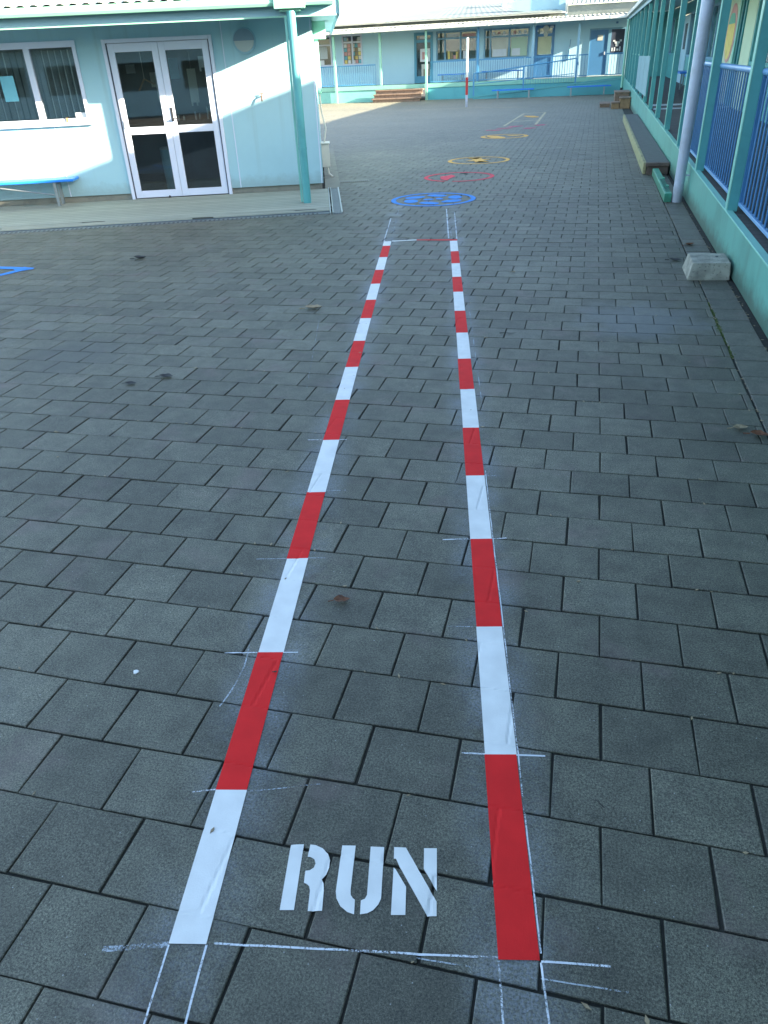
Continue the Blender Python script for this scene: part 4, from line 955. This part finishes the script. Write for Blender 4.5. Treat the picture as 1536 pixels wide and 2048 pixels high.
# concrete block
cb = thing('concrete_block', 'rough tapered concrete block beside the teal skirting', 'block', (.98, 6.5, 0))
bm = bmesh.new()
co = [(.835, 6.30, 0), (1.148, 6.33, 0), (1.148, 6.70, 0), (.832, 6.72, 0), (.860, 6.325, .128), (1.138, 6.345, .128), (1.138, 6.68, .130), (.860, 6.69, .130)]
vs = [bm.verts.new(c_) for c_ in co]
for f in ((3, 2, 1, 0), (4, 5, 6, 7), (0, 1, 5, 4), (1, 2, 6, 5), (2, 3, 7, 6), (3, 0, 4, 7)): bm.faces.new([vs[i] for i in f])
bmesh.ops.bevel(bm, geom=bm.edges[:], offset=.004, segments=2, affect='EDGES')
bmesh.ops.subdivide_edges(bm, edges=bm.edges[:], cuts=10, use_grid_fill=True)
for v in bm.verts:
    nn = noise.noise(v.co * 45) * .0030 + noise.noise(v.co * 11) * .0015
    if v.co.z > .004: v.co += Vector((nn, nn * .8, nn * .6))
bm.verts.index_update(); mb = MB(); mb.v = [tuple(v.co) for v in bm.verts]; mb.f = [tuple(v.index for v in f.verts) for f in bm.faces]; bm.free()
part('block', mb, M['block'], cb)
part('lifting_hole', MB().tube((1.06, 6.56, .131), (1.06, 6.56, .1335), .011, 10), M['dark'], cb)

# timber steps at the far end of the veranda
def crate(x0, x1, y0, y1, h, label, mat):
    t = thing('timber_step', label, 'step', ((x0+x1)/2, (y0+y1)/2, 0), 0, 'timber steps at the far end of the veranda')
    part('top', MB().box(x0 - .02, x1 + .02, y0 - .03, (y0+y1)/2 - .01, h - .04, h).box(x0 - .02, x1 + .02, (y0+y1)/2 + .01, y1 + .03, h - .04, h), M['wood_warm'], t, bevel=.005)
    part('side', MB().box(x0, x0 + .05, y0, y1, .002, h - .041).box(x1 - .05, x1, y0, y1, .002, h - .041), mat, t)
    part('riser', MB().box(x0 + .05, x1 - .05, y0, y0 + .03, .002, h - .045), mat, t)
crate(.82, 1.14, 28.85, 29.5, .33, 'orange brown timber step box against the veranda, right one', M['wood_box'])
crate(.56, .80, 28.85, 29.5, .20, 'lower brown timber step box left of the orange one', M['wood_box'])
crate(.66, 1.12, 29.7, 31.2, .46, 'taller grey brown timber step behind the two step boxes', M['wood_warm'])
crate(.20, .52, 29.9, 31.2, .12, 'flat dark timber step at the left of the step boxes', M['wood_warm'])

# ------------------------------------------------------------------ FAR BUILDING across the yard
YF = 41.0; YW = 42.9
FB = thing('school_building', 'long pale blue school building across the far end of the yard with white gutter', 'building', (-5, YF, 0))
def Fp(name, mb, mat, parent=FB, **k): return part(name, mb, mat, parent, **k)
DZ = .68
Fp('skirt_board', MB().box(-18, -10.52, YF, YF + .05, .002, .50), M['mint'])
Fp('skirt_board', MB().box(-8.08, 3.2, YF, YF + .05, .002, .50), M['far_skirt'])
Fp('skirt_cap', MB().box(-18, 1.1, YF - .03, YF + .06, .52, .70), M['mint_pale'], bevel=.005)
Fp('skirt_groove', MB().box(-18, -10.52, YF + .01, YF + .06, .50, .52).box(-8.08, 1.1, YF + .01, YF + .06, .50, .52), M['teal_dark'])
Fp('deck_floor', MB().box(-18, 3.2, YF + .06, YW, .62, .685), M['deck_boards'])
# wall with openings
ops = [(-14.6, -13.35, 1.62, 2.95), (-12.78, -11.72, 1.62, 2.95), (-9.02, -8.06, .70, 2.86), (-7.9, -5.84, 1.60, 2.86), (-5.52, -3.32, 1.60, 2.86), (-3.05, -2.13, .70, 2.88), (-.50, 1.17, .70, 2.63)]
mb = MB(); x = -18.0
for a, b, z0, z1 in ops:
    mb.box(x, a, YW, YW + .12, .3, 3.3); mb.box(a, b, YW, YW + .12, z1, 3.3)
    if z0 > .71: mb.box(a, b, YW, YW + .12, .3, z0)
    x = b
mb.box(x, 3.2, YW, YW + .12, .3, 3.3); Fp('wall', mb, M['cladding_far'])
Fp('inner_room', MB().box(-18, 3.2, YW + 1.8, YW + 1.9, .6, 3.3).box(-18, 3.2, YW + .12, YW + 1.8, .6, .66).box(-18, 3.2, YW + .12, YW + 1.8, 3.2, 3.3), M['room'])
def fframe(name, a, b, z0, z1, mat, mull=(), trans=(), wd=.07):
    mb = MB().box(a, a + wd, YW - .04, YW + .08, z0, z1).box(b - wd, b, YW - .04, YW + .08, z0, z1).box(a + wd, b - wd, YW - .04, YW + .08, z1 - wd, z1).box(a + wd, b - wd, YW - .04, YW + .08, z0, z0 + wd)
    for m_ in mull: mb.box(m_ - wd/2, m_ + wd/2, YW - .038, YW + .078, z0 + wd, z1 - wd)
    for t_ in trans: mb.box(a + wd, b - wd, YW - .036, YW + .076, t_ - wd/2, t_ + wd/2)
    f = Fp(name, mb, mat); Fp('pane', MB().box(a + wd, b - wd, YW + .03, YW + .036, z0 + wd, z1 - wd), M['glass'], f); return f
def stick(parent, a, b, z0, z1, mat, y=None, name='notice'):
    y = YW + .018 if y is None else y; return Fp(name, MB().box(a, b, y, y + .006, z0, z1), mat, parent)
w1 = fframe('window', -14.6, -13.35, 1.62, 2.95, M['joinery'], (), (2.55,))
stick(w1, -14.3, -13.6, 1.95, 2.48, M['blind']); stick(w1, -14.1, -13.8, 1.7, 1.9, M['paper'])
w2 = fframe('window', -12.78, -11.72, 1.62, 2.95, M['joinery'], (-12.24,), (2.62,))
rn = random.Random(4); cols = ['paper_pink', 'paper_yellow', 'paper_teal', 'paper', 'leaf_pale', 'paper_teal', 'cream']
for i in range(5):
    for j in range(5):
        xa = -12.70 + i * .19; 
        if abs(xa + .08 + 12.24) < .1: xa += .06
        za = 1.70 + j * .175; stick(w2, xa, xa + .15, za, za + .15, M[rn.choice(cols)], name='picture')
for i in range(4): stick(w2, -12.68 + i*.24, -12.52 + i*.24, 2.68, 2.84, M[rn.choice(['seal', 'fascia_blue', 'blind'])], name='picture')
dA = fframe('door', -9.02, -8.06, .70, 2.86, M['door_teal'], (), (2.50,), .12)
Fp('lower_panel', MB().box(-8.9, -8.18, YW - .02, YW + .02, .82, 1.0), M['door_teal'], dA)
stick(dA, -8.72, -8.22, 1.62, 2.18, M['paper']); stick(dA, -8.62, -8.34, 1.72, 2.04, M['paper_pink'], YW + .01)
stick(dA, -8.66, -8.26, .86, 1.52, M['cream']); stick(dA, -8.56, -8.30, .95, 1.3, M['leaf_pale'], YW + .01); stick(dA, -8.75, -8.35, 2.60, 2.70, M['paper'])
w3 = fframe('window', -7.9, -5.84, 1.60, 2.86, M['frame_blue'], (-7.45, -6.67), (2.55,))
stick(w3, -7.36, -6.78, 2.62, 2.75, M['paper']); stick(w3, -6.58, -5.95, 2.60, 2.72, M['paper_pink'])
for i, (a, h) in enumerate(((-7.32, .34), (-7.17, .28), (-7.03, .16), (-6.91, .30), (-6.82, .38))): stick(w3, a, a + .12, 1.68, 1.68 + h, M[('paper_yellow', 'leaf_pale', 'paper_pink')[i % 3]], name='picture')
stick(w3, -6.55, -6.28, 1.68, 2.0, M['paper'])
w4 = fframe('window', -5.52, -3.32, 1.60, 2.86, M['frame_blue'], (-5.2, -4.28), (2.52,))
stick(w4, -5.12, -4.36, 1.68, 2.46, M['cream'], YW + .028, 'blind'); stick(w4, -4.20, -3.42, 1.68, 2.46, M['lime_board'], YW + .028, 'blind')
stick(w4, -5.08, -4.42, 1.70, 2.0, M['paper'], YW + .012); stick(w4, -4.15, -3.75, 1.70, 2.0, M['paper'], YW + .012)
for i in range(7): stick(w4, -5.1 + i*.25, -4.98 + i*.25, 2.60 + .03*(i % 2), 2.72, M[('paper', 'paper_pink', 'paper')[i % 3]], YW + .012, 'picture')
dB = fframe('door', -3.05, -2.13, .70, 2.88, M['door_blue'], (), (1.62, 2.48), .12)
stick(dB, -2.90, -2.28, 1.70, 2.42, M['cream_board'], YW - .01, 'blind')
Fp('lower_panel', MB().box(-2.93, -2.25, YW - .02, YW + .01, .82, 1.56), M['door_blue'], dB)
Fp('round_plaque', MB().tube((-2.55, YW - .045, 2.72), (-2.55, YW - .075, 2.72), .15, 20).tube((-2.55, YW - .045, 2.50), (-2.55, YW - .07, 2.50), .10, 16), M['cream'], dB)
Fp('door_plaque', MB().box(-2.36, -2.2, YW - .07, YW - .045, 2.75, 2.84).box(-2.95, -2.88, YW - .07, YW - .045, 2.62, 2.70), M['paper'], dB)
dC = Fp('door', MB().box(-.45, .36, YW - .02, YW + .03, .72, 2.56), M['door_blue'])
Fp('frame', MB().box(-.50, -.45, YW - .04, YW + .08, .70, 2.63).box(.36, .50, YW - .04, YW + .08, .70, 2.63).box(1.10, 1.17, YW - .04, YW + .08, .70, 2.63).box(-.45, .36, YW - .04, YW + .08, 2.56, 2.63).box(.50, 1.10, YW - .04, YW + .08, 2.56, 2.63), M['frame_blue'], dC)
stick(dC, -.12, .12, 2.14, 2.36, M['cream'], YW - .028); Fp('handle', MB().box(.24, .28, YW - .05, YW - .02, 1.55, 1.68), M['paper'], dC)
pc = Fp('side_window', MB().box(.50, 1.10, YW + .01, YW + .02, 1.55, 2.56), M['seal'], dC); Fp('lower_panel', MB().box(.50, 1.10, YW - .01, YW + .03, .72, 1.55), M['cladding_far'], dC)
for a, b, z0, z1 in ((.60, .70, 2.06, 2.13), (.68, .92, 1.99, 2.07), (.90, 1.00, 2.06, 2.14), (.74, .86, 1.87, 1.99), (.56, .62, 1.68, 1.82), (.67, .73, 1.68, 1.84), (.78, .88, 1.70, 1.78), (.92, .97, 1.68, 1.86)):
    stick(dC, a, b, z0, z1, M['paper'], YW - .0, 'cut_out')
Fp('wall_cable', MB().tube((-1.42, YW - .02, 1.4), (-1.36, YW - .02, 2.25), .02, 6), M['far_rail'])
Fp('sensor', MB().box(.66, .76, YW - .1, YW - .001, 2.78, 2.86), M['door_blue'])
# posts (width .09)
for x, zb in ((-12.62, .002), (-10.33, .71), (-8.02, .002), (-5.56, .71), (-3.0, .71), (-.95, .71), (1.15, .71)):
    yp = YF - .10 if zb < .1 else YF + .10
    Fp('post', MB().box(x - .05, x + .05, yp - .05, yp + .05, zb, 2.98), M['mint_pale' if x < -7 else 'far_rail'] if x < -5 else M['fascia_blue'])
# eaves
YE = 40.55
Fp('soffit', MB().box(-18, 1.35, YE + .03, YW, 2.99, 3.0), M['soffit'])
gt = Fp('gutter', MB().box(-13.2, 1.02, YE - .12, YE, 2.90, 3.03), M['gutter_white'], bevel=.02)
for i in range(13): Fp('gutter_bracket', MB().box(-12.6 + i*1.08, -12.56 + i*1.08, YE - .13, YE - .122, 2.90, 3.05), M['cream'], gt)
Fp('fascia', MB().box(-18, 1.02, YE + .001, YE + .03, 2.88, 3.05), M['fascia_blue'])
mb = MB().corr((-13.3, YE - .06, 3.055), (3.0, YE - .06, 3.055), (-13.3, YW - .1, 3.19), (3.0, YW - .1, 3.19), .2, .02); Fp('veranda_roof', mb, M['roof_far_cream'])
Fp('upper_wall', MB().box(-18, -1.7, YW - .05, YW - .001, 3.19, 3.40), M['roof_far_grey'])
Fp('upper_fascia', MB().box(-18, -1.7, YW - .40, YW - .30, 3.32, 3.37), M['gutter_white'])
mb = MB().corr((-10.4, YW - .45, 3.37), (-1.7, YW - .45, 3.37), (-9.2, 47.0, 4.10), (-4.2, 47.0, 4.10), .3, .006); Fp('main_roof', mb, M['roof_far_grey'])
mb = MB().quad((-18, YW - .45, 3.37), (-10.4, YW - .45, 3.37), (-10.4, 45.2, 3.78), (-18, 45.2, 3.78)); Fp('side_roof', mb, M['roof_far_cream'])
mb = MB().hexa([(-18, 45.3, 3.3), (-4.2, 47.1, 3.3), (-4.2, 49, 3.3), (-18, 49, 3.3), (-18, 45.3, 3.86), (-4.2, 47.1, 4.22), (-4.2, 49, 4.3), (-18, 49, 3.9)]); Fp('upper_block', mb, M['fascia_blue'])
Fp('flue', MB().tube((-4.9, 45.5, 3.7), (-4.9, 45.5, 4.35), .12, 10).tube((-4.9, 45.5, 4.35), (-4.9, 45.5, 4.45), .18, 10), M['paper'])
# second corrugated roof and blue gable at the right end
Fp('gable_panel', MB().prism([(-4.2, 3.55), (-1.72, 3.30), (-1.62, 4.6), (-4.2, 4.6)], 43.2, 43.3), M['fascia_blue'])
Fp('gable_trim', MB().box(-1.72, -1.62, 43.0, 43.15, 3.35, 4.8), M['gutter_white'])
mb = MB().corr((-1.6, YW - .2, 3.62), (3.2, YW - .2, 3.62), (-1.6, 46, 4.7), (3.2, 46, 4.7), .2, .03); Fp('corrugated_roof', mb, M['roof_far_cream'])
Fp('corrugated_wall', MB().box(-1.6, 3.2, YW - .08, YW - .001, 3.19, 3.6), M['roof_far_grey'])
# small far-left extension hiding the horizon
# rails
def far_rail(a, b, label, y=YF + .10, zb=.74, zt=1.59, mat='far_rail', group='balustrade panels on the far building'):
    t = thing('balustrade_panel', label, 'balustrade', ((a+b)/2, y, .7), 0, group)
    part('top_rail', MB().box(a, b, y - .025, y + .025, zt - .025, zt + .025), M[mat], t); part('bottom_rail', MB().box(a, b, y - .02, y + .02, zb, zb + .04), M[mat], t)
    mb = MB(); n = int((b - a) / .11)
    for i in range(n + 1): x = a + .01 + (b - a - .02) * i / n; mb.box(x - .009, x + .009, y - .009, y + .009, zb + .04, zt - .025)
    part('balusters', mb, M[mat], t)
far_rail(-15.2, -12.69, 'far railing left of the leftmost pale post'); far_rail(-12.55, -10.6, 'far railing between the two leftmost pale posts, beside the brown steps')
far_rail(-7.85, -5.63, 'far railing behind the red and white pole'); far_rail(-5.5, -3.4, 'far railing under the cream blinds', mat='far_rail')
far_rail(-3.3, -1.02, 'far railing in front of the blue door with the plaque'); far_rail(-.88, -.45, 'short far railing piece left of the blue door'); far_rail(.34, 1.09, 'far railing under the dark window with white cut-outs')
# ramp
rp = thing('ramp', 'teal access ramp with blue handrail rising to the right in front of the far building', 'ramp', (-2.2, 40.4, 0))
ry0, ry1 = 39.95, 40.92
part('ramp_slab', MB().hexa([(-5.6, ry0, .002), (1.1, ry0, .002), (1.1, ry1, .002), (-5.6, ry1, .002), (-5.6, ry0, .06), (1.1, ry0, .60), (1.1, ry1, .60), (-5.6, ry1, .06)]), M['far_skirt'], rp)
part('ramp_edge', MB().hexa([(-5.6, ry0 - .04, .07), (1.1, ry0 - .04, .615), (1.1, ry0 + .02, .615), (-5.6, ry0 + .02, .07), (-5.6, ry0 - .04, .13), (1.1, ry0 - .04, .68), (1.1, ry0 + .02, .68), (-5.6, ry0 + .02, .13)]), M['teal'], rp)
part('handrail', MB().path([(-5.62, ry0 + .03, .80), (-5.55, ry0 + .03, 1.06), (-5.0, ry0 + .03, 1.08), (-.95, ry0 + .03, 1.47), (-.85, ry0 + .03, 1.2)], .024), M['far_rail'], rp, smooth=True)
for x, t_ in ((-5.58, 1.0), (-3.27, 1.25), (-.93, 1.46)):
    b0 = .06 + (x + 5.6) / 6.7 * .54; part('post', MB().box(x - .035, x + .035, ry0 - .01, ry0 + .06, b0, t_), M['far_rail'], rp)
part('lower_rail', MB().tube((-5.5, ry0 + .03, .62), (-1.0, ry0 + .03, .98 - .1), .016), M['far_rail'], rp)
mb = MB()
for i in range(34):
    x = -4.9 + i * .115; 
    if x > -3.35: mb.tube((x, ry0 + .03, .22 + (x + 5.6)*.0806), (x, ry0 + .03, 1.08 + (x + 5.0)*.096), .008, 6)
part('balusters', mb, M['far_rail'], rp)
# benches
def far_bench(x0, x1, y, zt, label, lx, zb=0, group='blue benches at the far building'):
    t = thing('bench', label, 'bench', ((x0+x1)/2, y, zb), 0, group)
    part('seat', MB().box(x0, x1, y - .17, y - .01, zt - .05, zt).box(x0, x1, y + .01, y + .17, zt - .05, zt), M['seat_blue'], t, bevel=.006)
    for x in lx:
        for dy in (-.14, .09): part('leg', MB().box(x - .03, x + .03, y + dy, y + dy + .05, zb + .002, zt - .05), M['steel'], t)
far_bench(-4.62, -2.72, 39.3, .38, 'blue bench in front of the ramp, left one of the two on the paving', (-4.36, -2.94))
far_bench(-1.25, .66, 39.3, .40, 'blue bench in front of the ramp, right one of the two on the paving', (-1.07, .37))
far_bench(-5.5, -3.5, 42.4, 1.10, 'blue bench on the far deck under the cream blinds', (-5.3, -3.75), .685)
far_bench(-7.7, -6.3, 42.4, 1.05, 'blue bench on the far deck behind the railing, left of the banded pole', (-7.5, -6.5), .685)
# brown steps
fs = thing('entry_steps', 'three broad brown timber steps up to the far deck', 'steps', (-9.3, 40.5, 0))
for i, (y0, z) in enumerate(((39.85, .17), (40.18, .34), (40.51, .51))):
    part('tread', MB().box(-10.55 + .02*i, -8.12, y0, y0 + .36, z - .05, z), M['wood_warm'], fs, bevel=.006)
    part('riser', MB().box(-10.5, -8.15, y0 + .05, y0 + .08, z - .168, z - .051), M['wood_warm'], fs)
# banded pole in the yard
tp = thing('banded_pole', 'slim white pole with a red band standing in the far yard', 'pole', (-4.9, 33.18, 0))
part('pole', MB().tube((-4.9, 33.18, .0), (-4.9, 33.18, .42), .045, 12), M['pipe_white'], tp, smooth=True)
part('red_band', MB().tube((-4.9, 33.18, .42), (-4.9, 33.18, 1.02), .05, 12), M['red_gloss'], tp, smooth=True)
part('pole_upper', MB().tube((-4.9, 33.18, 1.02), (-4.9, 33.18, 2.32), .048, 12), M['gutter_white'], tp, smooth=True)

# ------------------------------------------------------------------ unseen block added behind the camera for the reflections in the glass doors
RE = thing('added_rear_block', 'pale block added unseen behind the viewer, to be mirrored in the glass doors', 'building', (-4, -17, 0))
mb = MB().box(-22, 8, -17, -16.88, 0, 1.0).box(-22, 8, -17, -16.88, 2.1, 2.8)
for k in range(11): mb.box(-22 + k*2.9, -21.2 + k*2.9, -17, -16.88, 1.0, 2.1)
part('wall', mb, M['cladding_far'], RE)
part('room_back', MB().box(-22, 8, -19.2, -19.1, 0, 2.8), M['room'], RE)
part('roof', MB().hexa([(-22.5, -16.2, 2.8), (8.5, -16.2, 2.8), (8.5, -22, 4.2), (-22.5, -22, 4.2), (-22.5, -16.2, 2.9), (8.5, -16.2, 2.9), (8.5, -22, 4.3), (-22.5, -22, 4.3)]), M['roof_far_grey'], RE)
